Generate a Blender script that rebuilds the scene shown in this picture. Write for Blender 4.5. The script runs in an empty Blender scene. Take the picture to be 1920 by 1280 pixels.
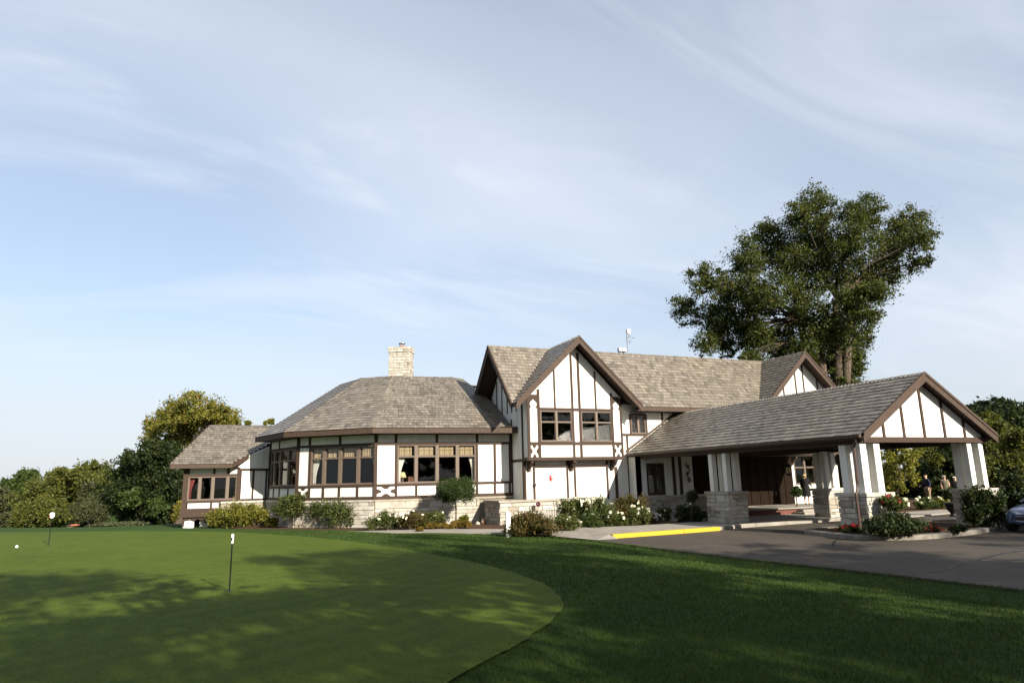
import bpy, bmesh, math, random
import numpy as np
from mathutils import Vector, Matrix
R = math.radians
random.seed(7); rng = np.random.default_rng(7)
scene = bpy.context.scene
COL = scene.collection

# ------------------------------------------------------------------ camera
# X runs along the clubhouse front, Y runs away from it, the drive is z = 0
FPX, PITCH, ROLL, AZ, EYE_Z = 1250.0, 0.205326, 0.0231335, R(22.5), 2.0
def _bf(v):
    return Vector((v[0]*math.cos(AZ)+v[1]*math.sin(AZ), -v[0]*math.sin(AZ)+v[1]*math.cos(AZ), v[2]))
_F = (0, math.cos(PITCH), math.sin(PITCH)); _U = (0, -math.sin(PITCH), math.cos(PITCH))
_R2 = [math.cos(ROLL)*a-math.sin(ROLL)*b for a, b in zip((1, 0, 0), _U)]
_U2 = [math.sin(ROLL)*a+math.cos(ROLL)*b for a, b in zip((1, 0, 0), _U)]
CF, CR, CU = _bf(_F), _bf(_R2), _bf(_U2)
EYE = Vector((0, 0, EYE_Z))
cd = bpy.data.cameras.new('camera'); cam = bpy.data.objects.new('camera', cd); COL.objects.link(cam)
cd.sensor_width = 36; cd.lens = FPX/1920*36; cd.clip_end = 3000; cd.clip_start = 0.1
m3 = Matrix((CR, CU, -CF)).transposed()
cam.matrix_world = Matrix.Translation(EYE) @ m3.to_4x4()
scene.camera = cam

# ------------------------------------------------------------------ sky, sun, exposure
SUN_EL, SUN_AZ = R(25), R(15)
to_sun = Vector((math.sin(SUN_AZ)*math.cos(SUN_EL), -math.cos(SUN_AZ)*math.cos(SUN_EL), math.sin(SUN_EL)))
world = bpy.data.worlds.new('World'); scene.world = world; world.use_nodes = True
nt = world.node_tree; nt.nodes.clear()
def N(t, **k):
    n = nt.nodes.new(t)
    for a, b in k.items(): setattr(n, a, b)
    return n
out = N('ShaderNodeOutputWorld'); bg = N('ShaderNodeBackground'); sky = N('ShaderNodeTexSky')
sky.sky_type = 'NISHITA'; sky.sun_disc = False; sky.sun_elevation = SUN_EL
sky.sun_rotation = math.atan2(to_sun.x, to_sun.y); sky.air_density = 1.0; sky.dust_density = 1.0; sky.ozone_density = 1.6
tc = N('ShaderNodeTexCoord'); sep = N('ShaderNodeSeparateXYZ'); nt.links.new(tc.outputs['Generated'], sep.inputs[0])
zc = N('ShaderNodeMath', operation='ADD'); zc.inputs[1].default_value = 0.22; nt.links.new(sep.outputs[2], zc.inputs[0])
zm = N('ShaderNodeMath', operation='MAXIMUM'); zm.inputs[1].default_value = 0.12; nt.links.new(zc.outputs[0], zm.inputs[0])
dx = N('ShaderNodeMath', operation='DIVIDE'); nt.links.new(sep.outputs[0], dx.inputs[0]); nt.links.new(zm.outputs[0], dx.inputs[1])
dy = N('ShaderNodeMath', operation='DIVIDE'); nt.links.new(sep.outputs[1], dy.inputs[0]); nt.links.new(zm.outputs[0], dy.inputs[1])
cmb = N('ShaderNodeCombineXYZ'); nt.links.new(dx.outputs[0], cmb.inputs[0]); nt.links.new(dy.outputs[0], cmb.inputs[1])
def cloud(scale, rot, sc, lo, hi, detail, rough, dist, off):
    mp = N('ShaderNodeMapping'); mp.inputs['Rotation'].default_value = (0, 0, R(rot)); mp.inputs['Scale'].default_value = sc
    mp.inputs['Location'].default_value = off
    nt.links.new(cmb.outputs[0], mp.inputs[0])
    no = N('ShaderNodeTexNoise'); no.inputs['Scale'].default_value = scale; no.inputs['Detail'].default_value = detail
    no.inputs['Roughness'].default_value = rough; no.inputs['Distortion'].default_value = dist
    nt.links.new(mp.outputs[0], no.inputs['Vector'])
    mr = N('ShaderNodeMapRange', interpolation_type='SMOOTHSTEP'); mr.inputs[1].default_value = lo; mr.inputs[2].default_value = hi
    nt.links.new(no.outputs['Fac'], mr.inputs[0]); return mr.outputs[0]
c1 = cloud(0.62, -36, (0.6, 1.1, 1), 0.30, 0.72, 3, 0.42, 0.5, (0.7, 0.2, 0))
c2 = cloud(1.7, -30, (0.5, 1.4, 1), 0.45, 0.75, 6, 0.55, 1.1, (3.1, 1.0, 0))
mx = N('ShaderNodeMath', operation='MULTIPLY_ADD'); nt.links.new(c2, mx.inputs[0]); mx.inputs[1].default_value = 0.26
m1 = N('ShaderNodeMath', operation='MULTIPLY_ADD'); nt.links.new(c1, m1.inputs[0]); m1.inputs[1].default_value = 0.46; m1.inputs[2].default_value = 0.31
nt.links.new(m1.outputs[0], mx.inputs[2])
cl = N('ShaderNodeMath', operation='MINIMUM'); nt.links.new(mx.outputs[0], cl.inputs[0]); cl.inputs[1].default_value = 0.85
hz = N('ShaderNodeMapRange', interpolation_type='SMOOTHSTEP'); nt.links.new(sep.outputs[2], hz.inputs[0])
hz.inputs[1].default_value = 0.0; hz.inputs[2].default_value = 0.5; hz.inputs[3].default_value = 0.70; hz.inputs[2].default_value = 0.34; hz.inputs[4].default_value = 0.0
mixc = N('ShaderNodeMix', data_type='RGBA'); nt.links.new(cl.outputs[0], mixc.inputs['Factor'])
hs = N('ShaderNodeHueSaturation'); hs.inputs['Saturation'].default_value = 1.0; hs.inputs['Value'].default_value = 1.25
nt.links.new(sky.outputs[0], hs.inputs['Color']); nt.links.new(hs.outputs[0], mixc.inputs[6]); mixc.inputs[7].default_value = (6.9, 7.35, 8.15, 1)
mixh = N('ShaderNodeMix', data_type='RGBA'); nt.links.new(hz.outputs[0], mixh.inputs['Factor']); nt.links.new(mixc.outputs[2], mixh.inputs[6]); mixh.inputs[7].default_value = (5.3, 5.65, 6.25, 1)
nt.links.new(mixh.outputs[2], bg.inputs['Color']); bg.inputs['Strength'].default_value = 0.058
nt.links.new(bg.outputs[0], out.inputs['Surface'])
sd = bpy.data.lights.new('sun', 'SUN'); sd.energy = 5.0; sd.angle = R(0.53); sd.color = (1.0, 0.925, 0.79)
sun = bpy.data.objects.new('sun', sd); COL.objects.link(sun)
sun.rotation_euler = to_sun.to_track_quat('Z', 'Y').to_euler(); sun.location = (10, -20, 30)
vs = scene.view_settings; vs.view_transform = 'Standard'; vs.look = 'None'; vs.exposure = 1.2; vs.gamma = 1.0
vs.use_curve_mapping = False

# ------------------------------------------------------------------ pixel helpers (photo 1920 x 1280)
def ray(x, y): return (CF*FPX+CR*(x-960)-CU*(y-640)).normalized()
def on_z(x, y, z=0.0):
    d = ray(x, y); return EYE+d*((z-EYE.z)/d.z)
def on_t(x, y, t):
    d = ray(x, y); return EYE+d*((t-EYE.y)/d.y)
def on_s(x, y, s):
    d = ray(x, y); return EYE+d*((s-EYE.x)/d.x)
def at_depth(x, y, dep):
    d = ray(x, y); return EYE+d*(dep/d.dot(CF))
def sm(x):
    x = min(1.0, max(0.0, x)); return x*x*(3-2*x)
def edge_s(t): return float(np.interp(t, [-8, 3, 7, 10, 15, 20, 23.4, 26.8, 29], [13.2, 12.6, 12.5, 12.2, 11.5, 11.2, 10.4, 8.6, 6]))
def hgt(s, t):
    tc_ = float(np.interp(s, [-40, -10, -5, 0, 4, 6, 9, 12], [46, 38, 34.5, 29, 25, 22.3, 20, 17]))
    a = 1-sm((t-tc_)/6.0); b = sm((edge_s(t)-s)/7.5)
    h = 0.4*a*b+0.012*(1-a*b)
    if s > edge_s(t)-0.05 and t < 29: h = -0.05
    if s > 10.2: h = min(h, -0.05)
    if t > 42: h -= 2.2*sm((t-42)/30)*sm((24-s)/12)
    return h

# ------------------------------------------------------------------ object helpers
WM = {}
def link(o, parent=None, mw=None):
    COL.objects.link(o)
    mw = mw or Matrix.Identity(4)
    WM[o.name] = mw
    if parent is not None:
        o.parent = parent; o.matrix_parent_inverse = WM[parent.name].inverted()
    o.matrix_basis = mw
    return o
def tag(o, label=None, cat=None, group=None, kind=None):
    if label: o['label'] = label
    if cat: o['category'] = cat
    if group: o['group'] = group
    if kind: o['kind'] = kind
    return o
def thing(name, label, cat, loc=(0, 0, 0), group=None):
    o = bpy.data.objects.new(name, None); o.empty_display_size = 0.2
    link(o, None, Matrix.Translation(Vector(loc))); return tag(o, label, cat, group)
class MB:
    def __init__(s): s.v = []; s.f = []; s.m = []
    def add(s, vs, fs, mi=0):
        b = len(s.v); s.v += [tuple(p) for p in vs]; s.f += [tuple(b+i for i in f) for f in fs]; s.m += [mi]*len(fs); return s
    def hexa(s, p, mi=0): return s.add(p, [(0, 3, 2, 1), (4, 5, 6, 7), (0, 1, 5, 4), (1, 2, 6, 5), (2, 3, 7, 6), (3, 0, 4, 7)], mi)
    def box(s, x0, x1, y0, y1, z0, z1, mi=0):
        return s.hexa([(x0, y0, z0), (x1, y0, z0), (x1, y1, z0), (x0, y1, z0), (x0, y0, z1), (x1, y0, z1), (x1, y1, z1), (x0, y1, z1)], mi)
    def prism(s, pts, off, mi=0):
        n = len(pts); a = [Vector(p) for p in pts]; b = [p+Vector(off) for p in a]
        return s.add(a+b, [tuple(range(n-1, -1, -1)), tuple(range(n, 2*n))]+[(i, (i+1) % n, n+(i+1) % n, n+i) for i in range(n)], mi)
    def tube(s, pts, rad, n=8, mi=0, cap=True):
        pts = [Vector(p) for p in pts]; rad = rad if isinstance(rad, (list, tuple)) else [rad]*len(pts)
        b = len(s.v); up = Vector((0.13, 0.21, 1)).normalized()
        for i, p in enumerate(pts):
            d = (pts[min(i+1, len(pts)-1)]-pts[max(i-1, 0)]).normalized()
            x = d.cross(up); x = x.normalized() if x.length > 1e-4 else Vector((1, 0, 0)); y = x.cross(d)
            for k in range(n):
                a = 2*math.pi*k/n; s.v.append(tuple(p+(x*math.cos(a)+y*math.sin(a))*rad[i]))
        for i in range(len(pts)-1):
            for k in range(n):
                s.f.append((b+i*n+k, b+i*n+(k+1) % n, b+(i+1)*n+(k+1) % n, b+(i+1)*n+k)); s.m.append(mi)
        if cap:
            s.f.append(tuple(b+k for k in range(n-1, -1, -1))); s.m.append(mi)
            s.f.append(tuple(b+(len(pts)-1)*n+k for k in range(n))); s.m.append(mi)
        return s
    def lathe(s, prof, c, n=16, mi=0):
        b = len(s.v)
        for r, z in prof:
            for k in range(n):
                a = 2*math.pi*k/n; s.v.append((c[0]+r*math.cos(a), c[1]+r*math.sin(a), c[2]+z))
        for i in range(len(prof)-1):
            for k in range(n):
                s.f.append((b+i*n+k, b+i*n+(k+1) % n, b+(i+1)*n+(k+1) % n, b+(i+1)*n+k)); s.m.append(mi)
        s.f.append(tuple(b+k for k in range(n-1, -1, -1))); s.m.append(mi)
        s.f.append(tuple(b+(len(prof)-1)*n+k for k in range(n))); s.m.append(mi)
        return s
    def mesh(s, name, mats, smooth=False):
        me = bpy.data.meshes.new(name); me.from_pydata(s.v, [], s.f)
        for m in (mats if isinstance(mats, (list, tuple)) else [mats]): me.materials.append(m)
        if any(s.m): me.polygons.foreach_set('material_index', s.m)
        if smooth: me.polygons.foreach_set('use_smooth', [True]*len(s.f))
        me.update(); return me
    def build(s, name, mats, parent=None, smooth=False, mw=None):
        return link(bpy.data.objects.new(name, s.mesh(name, mats, smooth)), parent, mw)
def fast_mesh(name, V, F, mats, mi=None):
    V = np.asarray(V, np.float32); F = np.asarray(F, np.int32); k = F.shape[1]
    me = bpy.data.meshes.new(name); me.vertices.add(len(V)); me.vertices.foreach_set('co', V.ravel())
    me.loops.add(F.size); me.loops.foreach_set('vertex_index', F.ravel())
    me.polygons.add(len(F)); me.polygons.foreach_set('loop_start', np.arange(0, F.size, k, dtype=np.int32))
    for m in (mats if isinstance(mats, (list, tuple)) else [mats]): me.materials.append(m)
    if mi is not None: me.polygons.foreach_set('material_index', np.asarray(mi, np.int32))
    me.update(calc_edges=True); return me

# ------------------------------------------------------------------ materials
MATS = {}
class NM:
    def __init__(s, name):
        s.mat = bpy.data.materials.new(name); s.mat.use_nodes = True; s.t = s.mat.node_tree; s.t.nodes.clear()
        s.out = s.n('ShaderNodeOutputMaterial')
    def n(s, t, **k):
        n = s.t.nodes.new(t)
        for a, b in k.items(): setattr(n, a, b)
        return n
    def l(s, a, b): s.t.links.new(a, b)
    def noise(s, scale, detail=4, rough=0.55, vec=None, dist=0.0, sc=None):
        no = s.n('ShaderNodeTexNoise'); no.inputs['Scale'].default_value = scale; no.inputs['Detail'].default_value = detail
        no.inputs['Roughness'].default_value = rough; no.inputs['Distortion'].default_value = dist
        v = vec
        if v is None:
            g = s.n('ShaderNodeNewGeometry'); v = g.outputs['Position']
        if sc:
            mp = s.n('ShaderNodeMapping'); mp.inputs['Scale'].default_value = sc; s.l(v, mp.inputs[0]); v = mp.outputs[0]
        s.l(v, no.inputs['Vector']); return no.outputs['Fac']
    def ramp(s, fac, stops):
        r = s.n('ShaderNodeValToRGB'); e = r.color_ramp.elements
        while len(e) < len(stops): e.new(0.5)
        for i, (p, c) in enumerate(stops): e[i].position = p; e[i].color = (*c, 1)
        s.l(fac, r.inputs[0]); return r.outputs[0]
    def mix(s, a, b, fac, bl='MIX'):
        m = s.n('ShaderNodeMix', data_type='RGBA', blend_type=bl)
        for sock, v in ((m.inputs['Factor'], fac), (m.inputs[6], a), (m.inputs[7], b)):
            if isinstance(v, (int, float)): sock.default_value = v
            elif isinstance(v, tuple): sock.default_value = (*v, 1)
            else: s.l(v, sock)
        return m.outputs[2]
    def bump(s, h, strength, dist=0.02):
        b = s.n('ShaderNodeBump'); b.inputs['Strength'].default_value = strength; b.inputs['Distance'].default_value = dist
        s.l(h, b.inputs['Height']); return b.outputs[0]
    def pbr(s, col, rough=0.8, normal=None, spec=0.3, metal=0.0):
        p = s.n('ShaderNodeBsdfPrincipled')
        if isinstance(col, tuple): p.inputs['Base Color'].default_value = (*col, 1)
        else: s.l(col, p.inputs['Base Color'])
        if isinstance(rough, (int, float)): p.inputs['Roughness'].default_value = rough
        else: s.l(rough, p.inputs['Roughness'])
        p.inputs['Specular IOR Level'].default_value = spec; p.inputs['Metallic'].default_value = metal
        if normal is not None: s.l(normal, p.inputs['Normal'])
        s.l(p.outputs[0], s.out.inputs[0]); s.p = p; return s.mat
def mul(c, k): return tuple(min(1, a*k) for a in c)
def simple(name, c, rough=0.7, var=0.15, scale=8, spec=0.3, metal=0.0, bump=0.0):
    if not any(q in name for q in ('white', 'chrome', 'glass', 'parchment', 'curtain', 'skin', 'hair')): c = mul(c, 0.66)
    m = NM(name); f = m.noise(scale)
    col = m.ramp(f, [(0.3, mul(c, 1-var)), (0.7, mul(c, 1+var))])
    return m.pbr(col, rough, m.bump(f, bump) if bump else None, spec, metal)
def island_rand(m):
    g = m.n('ShaderNodeNewGeometry'); return g.outputs['Random Per Island']
M_stucco = (lambda m: m.pbr(m.mix(m.ramp(m.noise(0.9, 5, 0.6), [(0.25, (0.55, 0.535, 0.49)), (0.6, (0.64, 0.63, 0.59))]),
                              m.ramp(m.noise(1.3, 4, 0.6, sc=(6, 6, 0.35)), [(0.35, (0.80, 0.77, 0.70)), (0.55, (1, 1, 1))]), 0.5, 'MULTIPLY'),
                            0.9, m.bump(m.noise(60, 3), 0.35, 0.006), 0.15))(NM('stucco'))
M_timber = (lambda m: m.pbr(m.ramp(m.noise(14, 5, 0.6, sc=(1, 1, 1)), [(0.25, (0.0296, 0.0166, 0.0115)), (0.75, (0.0527, 0.0320, 0.0219))]),
                            0.75, m.bump(m.noise(40, 4), 0.25, 0.006), 0.25))(NM('brown_timber'))
M_fascia = (lambda m: m.pbr(m.ramp(m.noise(6, 5, 0.6), [(0.25, (0.0409, 0.0256, 0.0176)), (0.75, (0.0646, 0.0410, 0.0292))]), 0.7, None, 0.25))(NM('brown_fascia'))
M_frame = simple('window_frame_paint', (0.17, 0.125, 0.095), 0.55, 0.12, 10)
M_soffit = simple('soffit_board', (0.055, 0.032, 0.025), 0.8, 0.2, 6)
def _shingle():
    m = NM('cedar_shingle'); r = island_rand(m)
    c = m.ramp(r, [(0.0, (0.100, 0.083, 0.063)), (0.2, (0.150, 0.128, 0.101)), (0.8, (0.198, 0.171, 0.136)), (1.0, (0.24, 0.208, 0.170))])
    big = m.ramp(m.noise(0.35, 4, 0.6), [(0.3, (0.80, 0.79, 0.78)), (0.7, (1.06, 1.04, 1.0))])
    fine = m.ramp(m.noise(18, 5, 0.65), [(0.3, (0.72, 0.72, 0.72)), (0.7, (1.12, 1.12, 1.12))])
    c = m.mix(m.mix(c, big, 1.0, 'MULTIPLY'), fine, 1.0, 'MULTIPLY')
    return m.pbr(c, 0.46, m.bump(m.noise(70, 3), 0.25, 0.006), 0.95)
M_shingle = _shingle()
M_butt = simple('weathered_shingle_end', (0.075, 0.062, 0.050), 0.95, 0.25, 14)
def _stone(joined=False):
    m = NM('cream_limestone_small' if joined else 'cream_limestone'); oi = m.n('ShaderNodeObjectInfo')
    c = m.ramp(island_rand(m) if joined else oi.outputs['Random'], [(0.0, (0.23, 0.200, 0.160)), (0.22, (0.345, 0.318, 0.275)), (0.7, (0.39, 0.368, 0.328)), (1.0, (0.44, 0.42, 0.385))])
    st = m.ramp(m.noise(4.5, 6, 0.65), [(0.3, (0.70, 0.66, 0.58)), (0.6, (1.05, 1.04, 1.02))])
    f = m.noise(25, 6, 0.65)
    return m.pbr(m.mix(c, st, 0.85, 'MULTIPLY'), 0.9, m.bump(f, 0.6, 0.03), 0.15)
M_stone = _stone(); M_stone_j = _stone(True)
M_mortar = simple('stone_mortar', (0.33, 0.29, 0.225), 0.95, 0.2, 9, bump=0.3)
M_concrete = (lambda m: m.pbr(m.mix(m.ramp(m.noise(1.4, 6, 0.65), [(0.3, (0.20, 0.178, 0.150)), (0.7, (0.29, 0.265, 0.228))]),
                                    m.ramp(m.noise(60, 3), [(0.3, (0.86, 0.86, 0.86)), (0.7, (1.06, 1.06, 1.06))]), 1.0, 'MULTIPLY'),
                              0.9, m.bump(m.noise(90, 3), 0.3, 0.004), 0.2))(NM('concrete'))
def _asphalt():
    m = NM('asphalt'); big = m.noise(0.35, 5, 0.6); fine = m.noise(140, 2, 0.7); med = m.noise(3.5, 5, 0.7)
    c = m.ramp(big, [(0.3, (0.042, 0.034, 0.026)), (0.7, (0.070, 0.057, 0.044))])
    c = m.mix(c, m.ramp(med, [(0.3, (0.78, 0.78, 0.78)), (0.7, (1.12, 1.12, 1.12))]), 1.0, 'MULTIPLY')
    c = m.mix(c, m.ramp(fine, [(0.3, (0.6, 0.6, 0.6)), (0.7, (1.35, 1.33, 1.3))]), 1.0, 'MULTIPLY')
    return m.pbr(c, 0.85, m.bump(fine, 0.5, 0.006), 0.3)
M_asphalt = _asphalt()
M_crack = simple('tar_seal', (0.008, 0.008, 0.0075), 0.6, 0.2, 12)
def _yellow():
    m = NM('yellow_kerb_paint'); f = m.noise(9, 6, 0.7)
    c = m.ramp(f, [(0.30, (0.24, 0.21, 0.15)), (0.40, (0.40, 0.255, 0.016)), (0.8, (0.49, 0.325, 0.020))])
    return m.pbr(c, 0.7, m.bump(f, 0.2, 0.01), 0.3)
M_yellow = _yellow()
M_mulch = (lambda m: m.pbr(m.ramp(m.noise(26, 5, 0.75), [(0.3, (0.028, 0.016, 0.010)), (0.52, (0.085, 0.048, 0.030)), (0.75, (0.17, 0.11, 0.075))]), 0.95,
                           m.bump(m.noise(30, 5, 0.7), 1.0, 0.05), 0.1))(NM('bark_mulch'))
def _lawn(name, a, b, c, fs, bmp, stripe=False):
    m = NM(name); big = m.noise(0.22, 5, 0.6); fine = m.noise(fs, 3, 0.7); med = m.noise(2.6, 5, 0.65)
    col = m.ramp(big, [(0.3, a), (0.7, b)])
    col = m.mix(col, m.ramp(med, [(0.25, (0.78, 0.80, 0.75)), (0.75, (1.18, 1.14, 1.1))]), 1.0, 'MULTIPLY')
    col = m.mix(col, m.ramp(fine, [(0.3, (0.62, 0.66, 0.6)), (0.72, c)]), 1.0, 'MULTIPLY')
    col = m.mix(col, m.ramp(m.noise(34, 4, 0.7), [(0.32, (0.80, 0.82, 0.78)), (0.68, (1.18, 1.15, 1.12))]), 1.0, 'MULTIPLY')
    if stripe:
        wv = m.n('ShaderNodeTexWave'); wv.inputs['Scale'].default_value = 0.62; wv.inputs['Distortion'].default_value = 0.8; wv.inputs['Detail'].default_value = 2
        ge = m.n('ShaderNodeNewGeometry'); mp = m.n('ShaderNodeMapping'); mp.inputs['Rotation'].default_value = (0, 0, R(58)); m.l(ge.outputs['Position'], mp.inputs[0]); m.l(mp.outputs[0], wv.inputs['Vector'])
        col = m.mix(col, m.ramp(wv.outputs['Fac'], [(0.3, (0.95, 0.955, 0.94)), (0.7, (1.04, 1.035, 1.03))]), 1.0, 'MULTIPLY')
        col = m.mix(col, m.ramp(m.noise(0.8, 5, 0.7), [(0.30, (0.82, 0.80, 0.70)), (0.42, (1, 1, 1))]), 1.0, 'MULTIPLY')
    return m.pbr(col, 0.85, m.bump(fine, bmp, 0.012), 0.12)
M_lawn = _lawn('lawn_grass', (0.023, 0.050, 0.006), (0.035, 0.065, 0.008), (1.35, 1.3, 1.2), 95, 1.0)
M_green = _lawn('putting_green_turf', (0.060, 0.094, 0.009), (0.080, 0.112, 0.012), (1.22, 1.2, 1.12), 170, 0.6, True)
def _leaf(name, stops, trans=0.35, rough=0.6):
    k_ = 1.0 if 'petal' in name else 0.66
    m = NM(name); r = island_rand(m); c = m.ramp(r, [(p_, mul(c_, k_)) for p_, c_ in stops])
    big = m.ramp(m.noise(0.9, 4, 0.6), [(0.3, (0.72, 0.76, 0.7)), (0.7, (1.25, 1.2, 1.15))])
    c = m.mix(c, big, 1.0, 'MULTIPLY')
    p = m.n('ShaderNodeBsdfPrincipled'); m.l(c, p.inputs['Base Color']); p.inputs['Roughness'].default_value = rough
    p.inputs['Specular IOR Level'].default_value = 0.25
    tr = m.n('ShaderNodeBsdfTranslucent'); m.l(m.mix(c, (1.3, 1.35, 0.6), 1.0, 'MULTIPLY'), tr.inputs[0])
    mx_ = m.n('ShaderNodeMixShader'); mx_.inputs[0].default_value = trans
    m.l(p.outputs[0], mx_.inputs[1]); m.l(tr.outputs[0], mx_.inputs[2]); m.l(mx_.outputs[0], m.out.inputs[0]); return m.mat
L_elm = _leaf('elm_leaf', [(0, (0.034, 0.050, 0.013)), (0.5, (0.076, 0.098, 0.023)), (0.93, (0.125, 0.145, 0.034)), (1, (0.22, 0.16, 0.03))])
L_gold = _leaf('golden_leaf', [(0, (0.10, 0.115, 0.022)), (0.45, (0.20, 0.205, 0.036)), (0.85, (0.30, 0.27, 0.05)), (1, (0.40, 0.24, 0.045))])
L_olive = _leaf('olive_leaf', [(0, (0.060, 0.080, 0.015)), (0.5, (0.118, 0.132, 0.025)), (1, (0.185, 0.185, 0.037))])
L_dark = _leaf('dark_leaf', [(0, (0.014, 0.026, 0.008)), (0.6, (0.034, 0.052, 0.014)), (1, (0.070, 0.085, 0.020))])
L_grey = _leaf('grey_green_leaf', [(0, (0.052, 0.062, 0.026)), (0.6, (0.095, 0.105, 0.045)), (1, (0.15, 0.155, 0.07))])
L_mid = _leaf('mid_green_leaf', [(0, (0.030, 0.052, 0.012)), (0.5, (0.066, 0.098, 0.022)), (1, (0.12, 0.155, 0.034))])
L_shrub = _leaf('shrub_leaf', [(0, (0.040, 0.058, 0.015)), (0.5, (0.095, 0.120, 0.030)), (1, (0.17, 0.19, 0.05))])
L_lime = _leaf('lime_shrub_leaf', [(0, (0.085, 0.105, 0.018)), (0.5, (0.20, 0.205, 0.030)), (1, (0.33, 0.29, 0.045))])
L_rust = _leaf('bronze_shrub_leaf', [(0, (0.050, 0.050, 0.015)), (0.5, (0.115, 0.100, 0.028)), (0.85, (0.17, 0.12, 0.035)), (1, (0.20, 0.09, 0.03))])
L_mound = _leaf('gold_mound_leaf', [(0, (0.12, 0.085, 0.015)), (0.5, (0.24, 0.155, 0.022)), (1, (0.33, 0.22, 0.04))])
L_top = _leaf('topiary_leaf', [(0, (0.020, 0.038, 0.010)), (0.5, (0.045, 0.076, 0.018)), (1, (0.085, 0.125, 0.030))], 0.25)
L_blade = _leaf('grass_blade', [(0, (0.024, 0.056, 0.006)), (0.5, (0.048, 0.094, 0.010)), (0.94, (0.080, 0.124, 0.018)), (1, (0.17, 0.15, 0.05))], 0.3)
L_turf = _leaf('putting_turf_blade', [(0, (0.066, 0.108, 0.011)), (0.5, (0.104, 0.148, 0.016)), (0.95, (0.15, 0.180, 0.025)), (1, (0.24, 0.22, 0.07))], 0.25)
P_white = _leaf('white_petal', [(0, (0.66, 0.62, 0.50)), (0.6, (0.78, 0.76, 0.66)), (1, (0.82, 0.80, 0.76))], 0.2)
P_red = _leaf('red_petal', [(0, (0.30, 0.01, 0.015)), (1, (0.50, 0.03, 0.04))], 0.2)
P_lil = _leaf('lilac_petal', [(0, (0.50, 0.46, 0.52)), (1, (0.66, 0.62, 0.66))], 0.2)
M_bark = (lambda m: m.pbr(m.ramp(m.noise(5, 6, 0.7, sc=(3, 3, 0.6)), [(0.3, (0.040, 0.030, 0.023)), (0.7, (0.135, 0.105, 0.080))]), 0.95,
                          m.bump(m.noise(8, 6, 0.7, sc=(3, 3, 0.6)), 0.9, 0.06), 0.1))(NM('tree_bark'))
def _glass():
    m = NM('window_glass'); fr = m.n('ShaderNodeFresnel'); fr.inputs[0].default_value = 1.5
    ge = m.n('ShaderNodeNewGeometry'); fb = m.n('ShaderNodeMath', operation='SUBTRACT'); fb.inputs[0].default_value = 1.0; m.l(ge.outputs['Backfacing'], fb.inputs[1])
    mu = m.n('ShaderNodeMath', operation='MULTIPLY'); m.l(fr.outputs[0], mu.inputs[0]); m.l(fb.outputs[0], mu.inputs[1])
    tr = m.n('ShaderNodeBsdfTransparent'); tr.inputs[0].default_value = (0.86, 0.87, 0.87, 1)
    gl = m.n('ShaderNodeBsdfGlossy'); gl.inputs['Roughness'].default_value = 0.01
    m.l(m.bump(m.noise(1.4, 2), 0.06, 0.02), gl.inputs['Normal'])
    mx_ = m.n('ShaderNodeMixShader'); m.l(mu.outputs[0], mx_.inputs[0]); m.l(tr.outputs[0], mx_.inputs[1]); m.l(gl.outputs[0], mx_.inputs[2])
    m.l(mx_.outputs[0], m.out.inputs[0]); return m.mat
M_glass = _glass()
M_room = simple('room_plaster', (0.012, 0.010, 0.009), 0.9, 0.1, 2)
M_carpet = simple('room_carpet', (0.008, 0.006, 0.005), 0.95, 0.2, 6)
M_curtain = simple('sheer_curtain', (0.66, 0.62, 0.55), 0.9, 0.06, 5)
M_redcloth = simple('red_cloth', (0.30, 0.075, 0.065), 0.9, 0.15, 5)
def _plaid():
    m = NM('tan_plaid_fabric'); g = m.n('ShaderNodeTexCoord'); sp = m.n('ShaderNodeSeparateXYZ'); m.l(g.outputs['Object'], sp.inputs[0])
    def stripes(sock, period, width):
        a = m.n('ShaderNodeMath', operation='MULTIPLY'); m.l(sock, a.inputs[0]); a.inputs[1].default_value = 1/period
        b = m.n('ShaderNodeMath', operation='FRACT'); m.l(a.outputs[0], b.inputs[0])
        c = m.n('ShaderNodeMath', operation='LESS_THAN'); m.l(b.outputs[0], c.inputs[0]); c.inputs[1].default_value = width; return c.outputs[0]
    c = m.mix((0.40, 0.31, 0.20), (0.24, 0.16, 0.075), stripes(sp.outputs[0], 0.26, 0.16))
    c = m.mix(c, (0.22, 0.155, 0.075), stripes(sp.outputs[2], 0.24, 0.12))
    return m.pbr(c, 0.95, None, 0.1)
M_plaid = _plaid()
M_lampshade = simple('parchment_shade', (0.70, 0.58, 0.30), 0.8, 0.05, 4)
M_wood = simple('polished_wood', (0.20, 0.075, 0.03), 0.4, 0.25, 12)
M_door = simple('shade_darkened_oak', (0.018, 0.010, 0.006), 0.85, 0.25, 9, 0.08)  # near-black base colour carries the shade of the entrance under the portico
M_white = simple('white_paint', (0.80, 0.80, 0.78), 0.5, 0.04, 6)
M_black = simple('black_metal', (0.015, 0.015, 0.016), 0.45, 0.2, 9, metal=0.2)
M_grey = simple('grey_metal', (0.35, 0.36, 0.38), 0.45, 0.1, 9, metal=0.5)
M_red = simple('red_enamel', (0.62, 0.03, 0.025), 0.4, 0.08, 9)
M_terra = simple('terracotta', (0.42, 0.15, 0.07), 0.85, 0.2, 9)
M_brick = simple('brick_red', (0.17, 0.065, 0.045), 0.9, 0.25, 7, bump=0.3)
M_gutter = simple('brown_gutter_metal', (0.10, 0.062, 0.048), 0.45, 0.1, 8)
M_lead = simple('lead_flashing', (0.17, 0.16, 0.15), 0.6, 0.15, 5)
M_gravel = simple('pale_gravel', (0.42, 0.36, 0.30), 0.95, 0.3, 30)
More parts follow.
